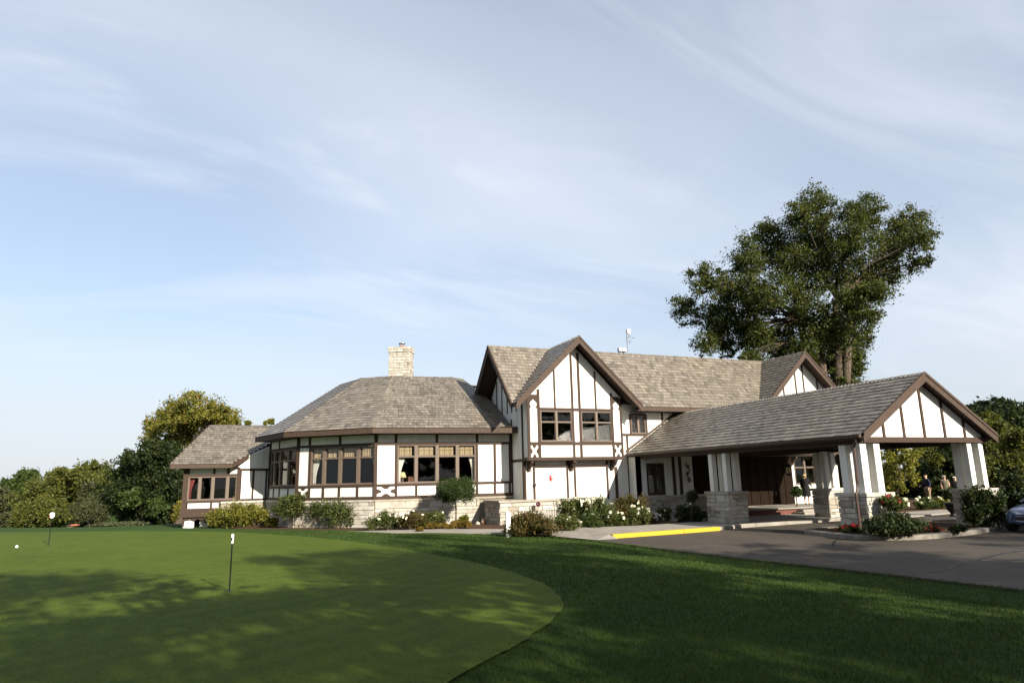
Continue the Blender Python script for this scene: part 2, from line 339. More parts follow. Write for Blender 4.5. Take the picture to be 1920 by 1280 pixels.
M_carpaint = (lambda m: (m.pbr((0.09, 0.13, 0.23), 0.25, None, 0.5, 0.35), m.p.inputs['Coat Weight'].__setattr__('default_value', 0.8))[0])(NM('blue_car_paint'))
M_tyre = simple('tyre_rubber', (0.02, 0.02, 0.02), 0.85, 0.2, 20)
M_chrome = simple('chrome_trim', (0.6, 0.6, 0.62), 0.15, 0.02, 5, metal=1.0)
M_carglass = simple('car_glass', (0.015, 0.018, 0.02), 0.05, 0.02, 5, spec=0.6)
M_skin = simple('skin', (0.52, 0.32, 0.23), 0.6, 0.05, 9)

# ------------------------------------------------------------------ ground
def axis(a0, a1, step, far):
    core = list(np.arange(a0, a1+1e-6, step)); o = []; d = step
    x = a1
    while x < far: d *= 1.35; x += d; o.append(x)
    i = []; d = step; x = a0
    while x > -far: d *= 1.35; x -= d; i.append(x)
    return i[::-1]+core+o
gx, gy = axis(-26, 24, 0.5, 900), axis(-6, 60, 0.5, 900)
V = [(x, y, hgt(x, y)) for y in gy for x in gx]; nx = len(gx)
F = [(j*nx+i, j*nx+i+1, (j+1)*nx+i+1, (j+1)*nx+i) for j in range(len(gy)-1) for i in range(nx-1)]
gme = fast_mesh('ground', V, F, M_lawn); gme.polygons.foreach_set('use_smooth', [True]*len(F))
ground = link(bpy.data.objects.new('ground', gme)); ground['kind'] = 'structure'
def smooth_loop(pts, n=8):
    out_ = []; k = len(pts)
    for i in range(k):
        p0, p1, p2, p3 = [Vector((*pts[(i+j) % k], 0)) for j in (-1, 0, 1, 2)]
        for q in range(n):
            t = q/n
            out_.append(0.5*((2*p1)+(p2-p0)*t+(2*p0-5*p1+4*p2-p3)*t*t+(-p0+3*p1-3*p2+p3)*t*t*t))
    return [(p.x, p.y) for p in out_]
GREEN = smooth_loop([(-15, 34), (-9, 33.8), (-4.4, 31), (0, 26.8), (2.95, 20.6), (4.45, 14.2), (4.6, 10.4), (4.15, 8.5), (3.4, 7.3), (2.2, 6.1), (0.2, 4.6), (-4, 3.2), (-12, 4), (-20, 12), (-21, 26)])
GREEN = [(p[0]+random.uniform(-.03, .03), p[1]+random.uniform(-.03, .03)) for p in GREEN]
def draped(name, loop, off, mat, rings=46):
    c = (sum(p[0] for p in loop)/len(loop), sum(p[1] for p in loop)/len(loop)); n = len(loop)
    v = [(c[0], c[1], hgt(*c)+off)]; f = []
    for k in range(1, rings+1):
        for p in loop:
            x, y = c[0]+(p[0]-c[0])*k/rings, c[1]+(p[1]-c[1])*k/rings; v.append((x, y, hgt(x, y)+off))
    for k in range(1, rings):
        a = 1+(k-1)*n; b = 1+k*n
        f += [(a+i, a+(i+1) % n, b+(i+1) % n, b+i) for i in range(n)]
    me = bpy.data.meshes.new(name); me.from_pydata(v, [], f+[(0, 1+i, 1+(i+1) % n) for i in range(n)]); me.materials.append(mat)
    me.polygons.foreach_set('use_smooth', [True]*len(me.polygons))
    o = link(bpy.data.objects.new(name, me)); o['kind'] = 'structure'; return o
draped('putting_green', GREEN, 0.018, M_green)
def slab(name, loop, z0, z1, mat, kind='structure'):
    m = MB(); m.prism([(p[0], p[1], z0) for p in loop], (0, 0, z1-z0))
    bm = bmesh.new(); me = m.mesh(name, mat); bm.from_mesh(me); bmesh.ops.triangulate(bm, faces=[f for f in bm.faces if len(f.verts) > 4])
    bmesh.ops.recalc_face_normals(bm, faces=bm.faces); bm.to_mesh(me); bm.free()
    o = link(bpy.data.objects.new(name, me)); o['kind'] = kind; return o
DRIVE = [(edge_s(t), t) for t in np.linspace(-6, 20.1, 24)]+[(12.0, 20.7), (17, 21.2), (25, 22.4), (62, 24), (62, -6)]
slab('drive', DRIVE, -0.3, 0.0, M_asphalt)
# tar-sealed cracks in the asphalt
def crack(pts, w):
    m = MB(); pts = [Vector((p[0], p[1], 0)) for p in pts]; fine = []
    for a, b in zip(pts, pts[1:]):
        for k in range(9): fine.append(a.lerp(b, k/9)+Vector((random.uniform(-.05, .05), random.uniform(-.05, .05), 0)))
    for a, b in zip(fine, fine[1:]):
        d = (b-a).normalized(); q = Vector((-d.y, d.x, 0))*w*random.uniform(0.6, 1.3)
        m.prism([a-q+Vector((0, 0, -.01)), b-q+Vector((0, 0, -.01)), b+q+Vector((0, 0, -.01)), a+q+Vector((0, 0, -.01))], (0, 0, 0.014))
    o = m.build('pavement_crack', M_crack); o['kind'] = 'structure'
crack([on_z(1712, 1085), on_z(1800, 1058), on_z(1860, 1042), on_z(1925, 1030)], 0.038)
crack([on_z(1562, 1022), on_z(1570, 1010)], 0.03)
WALK = [(12.0, 20.62), (14.6, 20.85), (17.0, 21.1), (18.6, 21.75), (20, 21.75), (25.6, 22.3), (25.6, 24.7), (29.5, 24.9), (29.5, 28.6), (18.6, 28.6), (18.6, 24.0), (15, 23.75), (12.8, 24.3)]
slab('sidewalk', WALK, -0.2, 0.12, M_concrete)
m = MB(); m.add([(12.0, 20.62, .12), (12.8, 24.3, .12), (11.5, 24.25, .06), (10.45, 23.5, .035), (11.2, 20.2, .012), (12.0, 20.1, .012)], [(0, 1, 2, 3, 4), (5, 0, 4)]); tag(m.build('sidewalk_ramp', M_concrete), kind='structure')
PATH = [(10.45, 23.55), (11.45, 24.25), (10.7, 26.4), (8.3, 28.5), (4.5, 29.9), (1.5, 32.0), (1.0, 31.2), (4.2, 29.0), (7.2, 27.3), (9.4, 24.9)]
slab('garden_path', PATH, -0.2, 0.05, M_concrete)
BED = [(11.55, 24.3), (12.8, 24.4), (15, 23.85), (18.5, 24.1), (18.5, 28.8), (18.4, 29.6), (11.2, 29.6), (11.1, 31.5), (6, 31.9), (2.7, 34.6), (1.6, 38.2), (-0.6, 38.4), (0.2, 36.2), (3.4, 32.6), (6.2, 30.0), (8.8, 29.0), (10.9, 27.0)]
slab('mulch_bed', BED, -0.25, 0.035, M_mulch)
# yellow kerb, plain kerbs with joints: each cast length is a piece
def kerb(name, pts, mat, w=0.2, h=0.135, label=None, cat='kerb', seg=1.6, z0=-0.1):
    root = thing(name, label, cat, (*pts[0][:2], 0))
    P = [Vector((p[0], p[1], 0)) for p in pts]; dense = []
    for a, b in zip(P, P[1:]):
        n = max(1, int((b-a).length/0.25)); dense += [a.lerp(b, k/n) for k in range(n)]
    dense.append(P[-1])
    per = max(2, int(seg/0.25)); i = 0
    nor = []
    for k in range(len(dense)):
        d = (dense[min(k+1, len(dense)-1)]-dense[max(k-1, 0)]).normalized(); nor.append(Vector((-d.y, d.x, 0)))
    while i < len(dense)-1:
        j = min(i+per, len(dense)-1); m = MB(); prof = [(0, z0), (0.0, h-0.035), (0.035, h), (w, h), (w, z0)]
        ring = []
        for k in range(i, j+1):
            p = dense[k]
            if k == i: p = p+(dense[k+1]-p).normalized()*0.008
            if k == j: p = p-(p-dense[k-1]).normalized()*0.008
            ring.append([p+nor[k]*a+Vector((0, 0, b)) for a, b in prof])
        n = len(prof)
        m.v = [tuple(q) for r_ in ring for q in r_]
        for k in range(len(ring)-1):
            for q in range(n): m.f.append((k*n+q, k*n+(q+1) % n, (k+1)*n+(q+1) % n, (k+1)*n+q)); m.m.append(0)
        m.f += [tuple(range(n-1, -1, -1)), tuple((len(ring)-1)*n+q for q in range(n))]; m.m += [0, 0]
        m.build('kerb_length', mat, root); i = j
    return root
kerb('yellow_kerb', [(12.0, 20.42), (14.6, 20.66), (16.9, 20.92)], M_yellow, label='yellow painted kerb along the sidewalk beside the rose bed', seg=3.0)
kerb('concrete_kerb', [(17.6, 21.2), (18.6, 21.55), (20, 21.56), (25.6, 22.12)], M_concrete, label='plain concrete kerb in front of the portico landing')
ISL = smooth_loop([(18.2, 18.2), (17.75, 16.8), (17.7, 15.5), (18.6, 14.65), (20, 14.5), (22.1, 14.8), (24.3, 15.35), (27, 15.9), (28.2, 17), (27.4, 18.4), (24, 18.7), (20, 18.6)], 5)
M_kerb = simple('shade_darkened_kerb', (0.24, 0.215, 0.18), 0.9, 0.3, 5, bump=0.3)  # darker than the other concrete: the island's shade is put into the colour
kerb('island_kerb', ISL+[ISL[0]], M_kerb, w=0.32, label='curved concrete kerb round the planted island under the portico', seg=1.9)
cx_, cy_ = 22.4, 16.6
slab('island_bed', [(cx_+(p[0]-cx_)*0.93, cy_+(p[1]-cy_)*0.87) for p in ISL], -0.1, 0.115, M_mulch)
slab('far_walk', [(27.9, 21.6), (33.5, 22.6), (33.5, 24.2), (29.6, 23.9), (27.8, 22.9)], -0.1, 0.05, M_concrete)
slab('far_bed', [(29.8, 24.4), (34, 24.6), (48, 23), (52, 36), (34.2, 36), (34.0, 29), (30, 28)], -0.1, 0.03, M_mulch)

# ------------------------------------------------------------------ clubhouse: tools
club = thing('clubhouse', 'cream stucco and brown half-timbered clubhouse with grey shingle roofs and stone plinth', 'building', (15, 31, 0))
class Wall:
    def __init__(s, p0, p1):
        s.p0 = Vector((*p0, 0)); s.d = Vector((p1[0]-p0[0], p1[1]-p0[1], 0)); s.L = s.d.length; s.d.normalize()
        s.n = Vector((s.d.y, -s.d.x, 0))
    def P(s, x, z, o=0.0): return s.p0+s.d*x+s.n*o+Vector((0, 0, z))
    def at(s, px, py):
        r = ray(px, py); k = (s.p0-EYE).dot(s.n)/r.dot(s.n); q = EYE+r*k
        return (q-s.p0).dot(s.d), q.z
    def X(s, px, py=880): return s.at(px, py)[0]
    def hexa(s, m, x0, x1, z0, z1, o0, o1, mi=0):
        return m.hexa([s.P(x0, z0, o1), s.P(x1, z0, o1), s.P(x1, z0, o0), s.P(x0, z0, o0), s.P(x0, z1, o1), s.P(x1, z1, o1), s.P(x1, z1, o0), s.P(x0, z1, o0)], mi)
def wall(W, x0, x1, z0, z1, holes=(), thick=0.2, mat=None, name='wall', parent=None):
    m = MB()
    xs = sorted({x0, x1, *[min(max(h[i], x0), x1) for h in holes for i in (0, 1)]}); zs = sorted({z0, z1, *[min(max(h[i], z0), z1) for h in holes for i in (2, 3)]})
    for a, b in zip(xs, xs[1:]):
        run = None
        for c, d in zip(zs, zs[1:]):
            mx_, mz_ = (a+b)/2, (c+d)/2
            inside = any(h[0] < mx_ < h[1] and h[2] < mz_ < h[3] for h in holes)
            if inside:
                if run: W.hexa(m, a, b, run[0], run[1], -thick, 0); run = None
            else: run = (run[0], d) if run else (c, d)
        if run: W.hexa(m, a, b, run[0], run[1], -thick, 0)
    return m.build(name, mat or M_stucco, parent or club)
def gable(W, pts, thick=0.2, mat=None, name='gable_wall', o=0.0):
    m = MB(); m.prism([W.P(x, z, o-thick) for x, z in pts], W.n*thick); return m.build(name, mat or M_stucco, club)
def board(W, x0, x1, z0, z1, par, proud=0.035, mat=None, name='timber_board', back=0.01):
    m = MB(); W.hexa(m, x0, x1, z0, z1, -back, proud+random.uniform(-0.003, 0.003)); return m.build(name, mat or M_timber, par)
def notch(W, x0, x1, z0, z1, par, k=0.24):
    """carved quatrefoil panel: brown cusps half-way along each side"""
    m = MB(); w, h = x1-x0, z1-z0; cx, cz = (x0+x1)/2, (z0+z1)/2
    for a, b, c in (((cx-w*.26, z1), (cx+w*.26, z1), (0, -1)), ((cx+w*.26, z0), (cx-w*.26, z0), (0, 1)), ((x0, cz-h*.26), (x0, cz+h*.26), (1, 0)), ((x1, cz+h*.26), (x1, cz-h*.26), (-1, 0))):
        dep = (h if c[0] == 0 else w)*k
        mid1 = (a[0]*.8+b[0]*.2+c[0]*dep*.55, a[1]*.8+b[1]*.2+c[1]*dep*.55); mid2 = (a[0]*.2+b[0]*.8+c[0]*dep*.55, a[1]*.2+b[1]*.8+c[1]*dep*.55)
        t1 = (a[0]*.68+b[0]*.32+c[0]*dep, a[1]*.68+b[1]*.32+c[1]*dep); t2 = (a[0]*.32+b[0]*.68+c[0]*dep, a[1]*.32+b[1]*.68+c[1]*dep)
        m.prism([W.P(x, z, -0.005) for x, z in (a, mid1, t1, t2, mid2, b)], W.n*0.034)
    return m.build('carved_ornament', M_timber, par)
def window(W, x0, x1, z0, z1, cuts, transom=None, bar=0.05, depth=0.09, par=None, fmat=None, mull=0.07, lows=None):
    """frame as the part, every pane a sub-part; cuts = x of mullion centres"""
    m = MB(); fm = fmat or M_frame; o0, o1 = -depth, 0.012
    W.hexa(m, x0, x1, z0, z0+bar, o0, o1+0.02); W.hexa(m, x0, x1, z1-bar, z1, o0, o1); W.hexa(m, x0, x0+bar, z0+bar, z1-bar, o0, o1); W.hexa(m, x1-bar, x1, z0+bar, z1-bar, o0, o1)
    edges = [x0+bar-mull/2]+list(cuts)+[x1-bar+mull/2]
    for c in cuts: W.hexa(m, c-mull/2, c+mull/2, z0+bar, z1-bar, o0, o1+0.008)
    fr = m.build('window', fm, par or club)
    for a, b in zip(edges, edges[1:]):
        xa, xb = a+mull/2, b-mull/2; rows = [(z0+bar, z1-bar)]
        if transom:
            t = MB(); W.hexa(t, xa, xb, transom-0.025, transom+0.025, o0+0.01, o1-0.005); t.build('transom', fm, fr)
            rows = [(z0+bar, transom-0.025), (transom+0.025, z1-bar)]
        s_ = MB()
        for (c, d) in rows:
            for q in ((xa, xa+0.022, c, d), (xb-0.022, xb, c, d), (xa+0.022, xb-0.022, c, c+0.022), (xa+0.022, xb-0.022, d-0.022, d)):
                W.hexa(s_, *q, o0+0.005, -0.03)
        s_.build('sash', fm, fr)
        for (c, d) in rows:
            g = MB(); W.hexa(g, xa+0.015, xb-0.015, c+0.015, d-0.015, -0.062, -0.056); g.build('pane', M_glass, fr)
    return fr
# shared rough stone blocks
def stone_mesh(k):
    bm = bmesh.new(); bmesh.ops.create_cube(bm, size=1.0)
    r_ = random.Random(k)
    for v in bm.verts: v.co += Vector([r_.uniform(-0.035, 0.035) for _ in range(3)])
    bmesh.ops.bevel(bm, geom=list(bm.edges), offset=0.07, segments=1, affect='EDGES')
    me = bpy.data.meshes.new('stone'); bm.to_mesh(me); bm.free(); me.materials.append(M_stone); return me
STONES = [stone_mesh(k) for k in range(6)]
def stones(W, x0, x1, z0, z1, par, seed, hmin=0.13, hmax=0.27, wmin=0.28, wmax=0.62, base_o=0.0, joint=0.014, join=False):
    jm = MB(); r_ = random.Random(seed); z = z0; rot = Matrix((W.d, W.n, Vector((0, 0, 1)))).transposed().to_4x4()
    while z < z1-0.02:
        h = r_.uniform(hmin, hmax)
        if z1-z-h < hmin*0.7: h = z1-z
        x = x0-r_.uniform(0, wmin*0.6)
        while x < x1-0.01:
            w = r_.uniform(wmin, wmax)*(1.25 if r_.random() < 0.15 else 1)
            a, b = max(x, x0), min(x+w, x1)
            if x1-b < 0.12: b = x1
            if b-a > 0.05:
                pr = r_.uniform(0.035, 0.065)
                def put(za, zb, a=a, b=b):
                    sm_ = STONES[r_.randrange(6)]
                    mw = Matrix.Translation(W.P((a+b)/2, (za+zb)/2, base_o+pr/2-0.03)) @ rot @ Matrix.Diagonal((b-a-joint, pr+0.06, zb-za-joint, 1))
                    if join: jm.add([mw @ v.co for v in sm_.vertices], [tuple(p.vertices) for p in sm_.polygons])
                    else: link(bpy.data.objects.new('stone', sm_), par, mw)
                if h > 0.22 and r_.random() < 0.25:
                    k = r_.uniform(0.4, 0.6); put(z, z+h*k); put(z+h*k, z+h)
                else: put(z, z+h)
            x = b if b == x1 else x+w
        z += h
    if join: jm.build('stonework', M_stone_j, par)['kind'] = 'stuff'
def poly_plane(pts):
    n = (pts[1]-pts[0]).cross(pts[2]-pts[0]).normalized()
    if n.z < 0: n = -n
    e = Vector((0, 0, 1)).cross(n).normalized(); g = n.cross(e); return n, e, g
def shingle_mesh(pts, E=0.25, over=0.07, seed=0):
    pts = [Vector(p) for p in pts]; n, e, g = poly_plane(pts); o = pts[0]
    q = [((p-o).dot(e), (p-o).dot(g)) for p in pts]; r_ = random.Random(seed)
    y0, y1 = min(b for a, b in q), max(b for a, b in q); m = MB(); y = y0-over; k = 0
    while y < y1-0.02:
        ym = min(max(y+E*0.5, y0+0.01), y1-0.01); xs = []
        for (a, b), (c, d) in zip(q, q[1:]+q[:1]):
            if (b-ym)*(d-ym) < 0: xs.append(a+(c-a)*(ym-b)/(d-b))
        if len(xs) >= 2:
            xa, xb = min(xs), max(xs); x = xa-r_.uniform(0, 0.12)
            while x < xb-0.01:
                w = r_.uniform(0.13, 0.27); a, b = max(x, xa), min(x+w, xb)
                if b-a > 0.02:
                    yj = y+r_.uniform(-0.014, 0.014); th = r_.uniform(0.026, 0.032); yb = min(y+E*1.3, y1+0.01); lf = r_.uniform(-0.002, 0.003)
                    c = lambda X, Y, H: o+e*X+g*Y+n*H
                    a += 0.006; b -= 0.006
                    m.add([c(a, yj, 0.012), c(b, yj, 0.012), c(a, yj, th+lf), c(b, yj, th), c(a, yb, 0.002), c(b, yb, 0.002)], [(2, 3, 5, 4)]).add([c(a, yj, 0.008), c(b, yj, 0.008), c(a, yj, th+lf), c(b, yj, th), c(a, yb, 0.002), c(b, yb, 0.002)], [(0, 1, 3, 2), (0, 2, 4), (1, 5, 3)], 1)
                x += w
        y += E; k += 1
    return m
def roof(pts, seed, thick=0.13, name='roof', E=0.25, over=0.07):
    pts = [Vector(p) for p in pts]; n, e, g = poly_plane(pts); m = MB()
    m.prism([p-n*0.004 for p in pts], -n*thick); r = m.build(name, M_soffit, club)
    s_ = shingle_mesh(pts, E, over, seed).build('shingles', [M_shingle, M_butt], r); s_['kind'] = 'stuff'; return r
def strip(par, p, q, down, out_, mat=None, name='fascia', lift=0.0, back=0.0):
    """board from p to q: 'down' its height vector, 'out_' its thickness vector"""
    p, q, d, o = Vector(p), Vector(q), Vector(down), Vector(out_); m = MB()
    a = [p-o*back, q-o*back, q-o*back+d, p-o*back+d]
    m.prism(a, o*(1+back)); return m.build(name, mat or M_fascia, par)
def ridge_caps(par, p, q, n1, n2, seed, w=0.13, step=0.17):
    p, q = Vector(p), Vector(q); d = (q-p); L = d.length; d.normalize(); r_ = random.Random(seed); m = MB()
    up = (n1+n2).normalized(); a1 = n1.cross(d).normalized(); a2 = n2.cross(d).normalized()
    if a1.dot(n2) > 0: a1 = -a1
    if a2.dot(n1) > 0: a2 = -a2
    x = 0
    while x < L-0.03:
        h = 0.035+r_.uniform(0, 0.018); s0 = p+d*x+up*h; s1 = p+d*min(x+step*1.35, L)+up*(0.012)
        for s_a, nn in ((a1, n1), (a2, n2)):
            ww = w*r_.uniform(0.9, 1.15)
            A, B, C_, D_ = s0, s0+s_a*ww-up*0.01, s1+s_a*ww-up*0.008, s1
            lo = -nn*0.03
            m.add([A, B, C_, D_, A+lo, B+lo], [(0, 1, 2, 3), (4, 5, 1, 0), (5, 2, 1)])
        x += step
    o = m.build('ridge_cap', M_shingle, par); o['kind'] = 'stuff'; return o

# ------------------------------------------------------------------ clubhouse: dining room
W1, W2, W3, W4 = (1.75, 38.2), (2.85, 34.5), (6.1, 31.8), (12.77, 31.2)
WC, WB, WA = Wall(W3, W4), Wall(W2, W3), Wall(W1, W2)
ZP, ZB, ZS0, ZS1, ZH0, ZH1, ZT = 1.27, 1.42, 1.87, 1.98, 3.78, 3.89, 4.36
def timber_lines(W, par, xL, xR):
    board(W, xL, xR, ZP, ZB, par, 0.05); board(W, xL, xR, ZS0, ZS1, par, 0.045); board(W, xL, xR, ZH0, ZH1, par, 0.045); board(W, xL, xR, ZT-0.1, ZT+0.02, par, 0.04)
def dining_wall(W, px_win, px_mull, upper, lower, panels, seed):
    x0, x1 = W.X(px_win[0]), W.X(px_win[1])
    w = wall(W, 0, W.L, ZP, ZT+0.1, [(x0, x1, ZS1, ZH0)])
    timber_lines(w and W, w, 0.0, W.L)
    for c in upper: x = W.X(c, 825); board(W, x-0.06, x+0.06, ZH1, ZT-0.1, w, 0.03)
    for c in lower: x = W.X(c, 922); board(W, x-0.055, x+0.055, ZB, ZS0, w, 0.03)
    for c in panels: x = W.X(c); board(W, x-0.06, x+0.06, ZS1, ZH0, w, 0.03)
    window(W, x0, x1, ZS1+0.002, ZH0-0.002, [W.X(c) for c in px_mull], 3.22, mull=0.15)
    return w
wc = dining_wall(WC, (745, 892), (780, 819.5, 857.5), (742.5, 819, 894.5, 957), (742.5, 780.5, 820, 857.5, 894.5, 928, 956), (742.5, 894.5, 928, 956.5), 1)
wb = dining_wall(WB, (582, 703), (607, 637, 671), (581.5, 638), (580, 606, 636, 670), (580.5,), 2)
wa = dining_wall(WA, (508, 556), (514.5, 525, 540), (525,), (513, 524, 540), (), 3)
for px, py0, py1, W, pr in ((706, 840, 937, WC, wc), (557.5, 840, 937, WB, wb)):   # corner posts
    board(W, -0.07, 0.09, ZP, ZT, pr, 0.055, name='corner_post')
notch(WC, 0.09, WC.X(740.5, 922), ZB, ZS0, wc); notch(WB, 0.09, WB.X(578, 922), ZB, ZS0, wb)
for W, sd_, x0, x1 in ((WC, 11, 0, 4.98), (WB, 12, 0, WB.L), (WA, 13, 0, WA.L)):
    m = MB(); W.hexa(m, -0.02, W.L, -0.3, ZP-0.09, -0.25, 0.05); p = m.build('stone_plinth', M_mortar, club)
    stones(W, x0, x1, -0.05, ZP-0.09, p, sd_, base_o=0.05, wmin=0.34, wmax=0.75, hmin=0.15, join=sd_ == 13)
    m = MB(); W.hexa(m, -0.03, W.L, ZP-0.09, ZP, -0.2, 0.13); m.build('stone_ledge', M_stone, club)
# room behind
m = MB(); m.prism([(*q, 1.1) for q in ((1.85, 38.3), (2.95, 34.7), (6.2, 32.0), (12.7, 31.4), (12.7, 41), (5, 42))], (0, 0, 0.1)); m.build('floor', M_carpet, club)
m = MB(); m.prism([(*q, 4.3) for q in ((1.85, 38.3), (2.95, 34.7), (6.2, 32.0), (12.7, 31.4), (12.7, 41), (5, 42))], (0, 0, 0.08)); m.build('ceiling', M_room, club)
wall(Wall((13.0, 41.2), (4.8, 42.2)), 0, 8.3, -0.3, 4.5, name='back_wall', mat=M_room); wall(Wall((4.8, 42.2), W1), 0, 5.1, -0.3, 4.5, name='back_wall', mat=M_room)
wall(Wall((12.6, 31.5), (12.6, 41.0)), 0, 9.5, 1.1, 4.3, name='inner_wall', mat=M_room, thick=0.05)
# roof: equal pitch facets over an eave line 0.8 m out
def offset_poly(pts, d):
    L = [Wall(a, b) for a, b in zip(pts, pts[1:])]; res = [tuple((L[0].p0+L[0].n*d)[:2])]
    for a, b in zip(L, L[1:]):
        p, q = a.p0+a.n*d, b.p0+b.n*d; k = (q-p).cross(b.d).z/a.d.cross(b.d).z; r_ = p+a.d*k; res.append((r_.x, r_.y))
    e_ = L[-1]; r_ = e_.p0+e_.d*e_.L+e_.n*d; res.append((r_.x, r_.y)); return res
ang = math.atan2(W4[1]-W3[1], W4[0]-W3[0])
corner_in = (11.62, 31.2+ (12.77-11.62)*0.09)
dEnd = (corner_in[0]+2.0*math.cos(ang+R(32)), corner_in[1]+2.0*math.sin(ang+R(32)))
base = [(1.2, 40.4), W1, W2, W3, corner_in, dEnd]
OUT = 0.82; RISE = 3.15; PT = math.tan(R(34)); ZE = 4.55
eav = offset_poly(base, OUT); top = offset_poly(base, OUT-RISE/PT)
E3 = [Vector((*p, ZE)) for p in eav]; T3 = [Vector((*p, ZE+RISE)) for p in top]
facets = []
for i in range(1, 5):
    pts = [E3[i], E3[i+1], T3[i+1], T3[i]]
    facets.append(roof(pts, 20+i))
nn = [poly_plane([E3[i], E3[i+1], T3[i+1]])[0] for i in range(1, 5)]
for i in (2, 3, 4): ridge_caps(facets[i-1], E3[i]+(E3[i]-T3[i]).normalized()*0.05, T3[i], nn[i-2], nn[i-1], 30+i, 0.16)
m = MB(); m.prism([T3[i]-Vector((0, 0, 0.40)) for i in (1, 2, 3, 4)]+[Vector((12.7, T3[4].y+0.4, ZE+RISE-0.40)), Vector((12.7, 41.5, ZE+RISE-0.40)), Vector((5.2, 43, ZE+RISE-0.40))], (0, 0, 0.05)); m.build('roof_deck', M_lead, club)
cend = Vector((12.74, 31.2-OUT-0.02, ZE))
for a, b, k in ((E3[1], E3[2], 0), (E3[2], E3[3], 1), (E3[3], cend, 2)):
    dd = (b-a).normalized(); no_ = Vector((dd.y, -dd.x, 0))
    strip(facets[k], a-Vector((0, 0, 0.03)), b-Vector((0, 0, 0.03)), (0, 0, -0.25), no_*0.035)
    m = MB(); ins = OUT+0.1; m.prism([a-Vector((0, 0, .27)), b-Vector((0, 0, .27)), b-no_*ins-Vector((0, 0, .27)), a-no_*ins-Vector((0, 0, .27))], (0, 0, 0.03)); m.build('soffit', M_soffit, facets[k])
m = MB(); m.prism([E3[4], cend, Vector((12.74, E3[4].y+0.95, ZE+0.03))], (0, 0, -0.1)); cr = m.build('roof_cricket', M_soffit, club)
s_ = shingle_mesh([E3[4]+Vector((-.05, 0, 0.01)), cend+Vector((0, 0, 0.01)), Vector((12.74, E3[4].y+0.95, ZE+0.10))], seed=77).build('shingles', [M_shingle, M_butt], cr); s_['kind'] = 'stuff'
# chimney
cp = at_depth(768, 703, 39.5); CHR = R(-27); cc = Vector((cp.x-0.35, cp.y+0.75, 0))
def ch(x, y): return (cc.x+x*math.cos(CHR)-y*math.sin(CHR), cc.y+x*math.sin(CHR)+y*math.cos(CHR))
hw_, hd_ = 0.62, 0.42; zt_ = at_depth(757, 650, 40).z
Cf, Cr = Wall(ch(-hw_, -hd_), ch(hw_, -hd_)), Wall(ch(hw_, -hd_), ch(hw_, hd_))
m = MB(); m.prism([(*ch(-hw_, -hd_), 6.5), (*ch(hw_, -hd_), 6.5), (*ch(hw_, hd_), 6.5), (*ch(-hw_, hd_), 6.5)], (0, 0, zt_-6.5)); chim = m.build('chimney', M_mortar, club)
stones(Cf, -0.03, 2*hw_+0.03, 7.2, zt_-0.32, chim, 41, 0.14, 0.2, 0.2, 0.5, joint=0.012, join=True); stones(Cr, -0.03, 2*hd_+0.03, 7.2, zt_-0.32, chim, 42, 0.14, 0.2, 0.2, 0.45, joint=0.012, join=True)
stones(Cf, -0.08, 2*hw_+0.08, zt_-0.32, zt_, chim, 43, 0.15, 0.17, 0.3, 0.45, base_o=0.05, joint=0.012, join=True); stones(Cr, -0.08, 2*hd_+0.08, zt_-0.32, zt_, chim, 44, 0.15, 0.17, 0.3, 0.4, base_o=0.05, joint=0.012, join=True)
m = MB(); m.lathe([(0.17, 0), (0.17, 0.14), (0.15, 0.14)], (*ch(0.05, 0), zt_), 14); m.build('flue_pot', M_terra, chim)
m = MB()
for k in range(8):
    a = k*math.pi/4; m.tube([(*ch(0.05, 0), 0) and (ch(0.05, 0)[0]+0.19*math.cos(a), ch(0.05, 0)[1]+0.19*math.sin(a), zt_+0.0), (ch(0.05, 0)[0]+0.19*math.cos(a), ch(0.05, 0)[1]+0.19*math.sin(a), zt_+0.28)], 0.008, 5)
m.lathe([(0.21, 0.27), (0.21, 0.30), (0.05, 0.34)], (*ch(0.05, 0), zt_), 14); m.build('flue_cage', M_grey, chim)

# ------------------------------------------------------------------ clubhouse: two-storey block
TM, TB, SL = 29.7, 29.2, 12.77
WM_ = Wall((SL, TM), (33.6, TM))
wx0, wz1 = WM_.at(1179, 776); wx1, wz0 = WM_.at(1214.5, 815)
g2x = [WM_.at(1488, 870)[0], WM_.at(1545, 870)[0]]
mw_ = wall(WM_, 0, 20.83, -0.3, 5.75, [(0.3, 5.0, 3.1, 5.4), (wx0, wx1, wz0, wz1), (g2x[0], g2x[1], 1.4, 3.0)])
b5 = lambda x0, x1, z0, z1, pr=0.035: board(WM_, x0-SL, x1-SL, z0, z1, mw_, pr)
window(WM_, wx0+0.1, wx1-0.1, wz0+0.06, wz1-0.05, [(wx0+wx1)/2], None, mull=0.12)
board(WM_, wx0, wx0+0.1, wz0, wz1, mw_, 0.03); board(WM_, wx1-0.1, wx1, wz0, wz1, mw_, 0.03)
board(WM_, 5.4, wx1, wz0-0.06, wz0+0.06, mw_, 0.03); board(WM_, wx0+0.1, wx1-0.1, wz1-0.05, wz1+0.05, mw_, 0.03)
for px_, za, zb in ((1180, 0.6, 4.0), (1242.5, 4.05, 5.4), (1268, 4.5, 5.4)):
    x = WM_.X(px_, 800 if px_ > 1200 else 900); board(WM_, x-0.055, x+0.055, za, wz0-0.06 if px_ == 1180 else zb, mw_, 0.03)
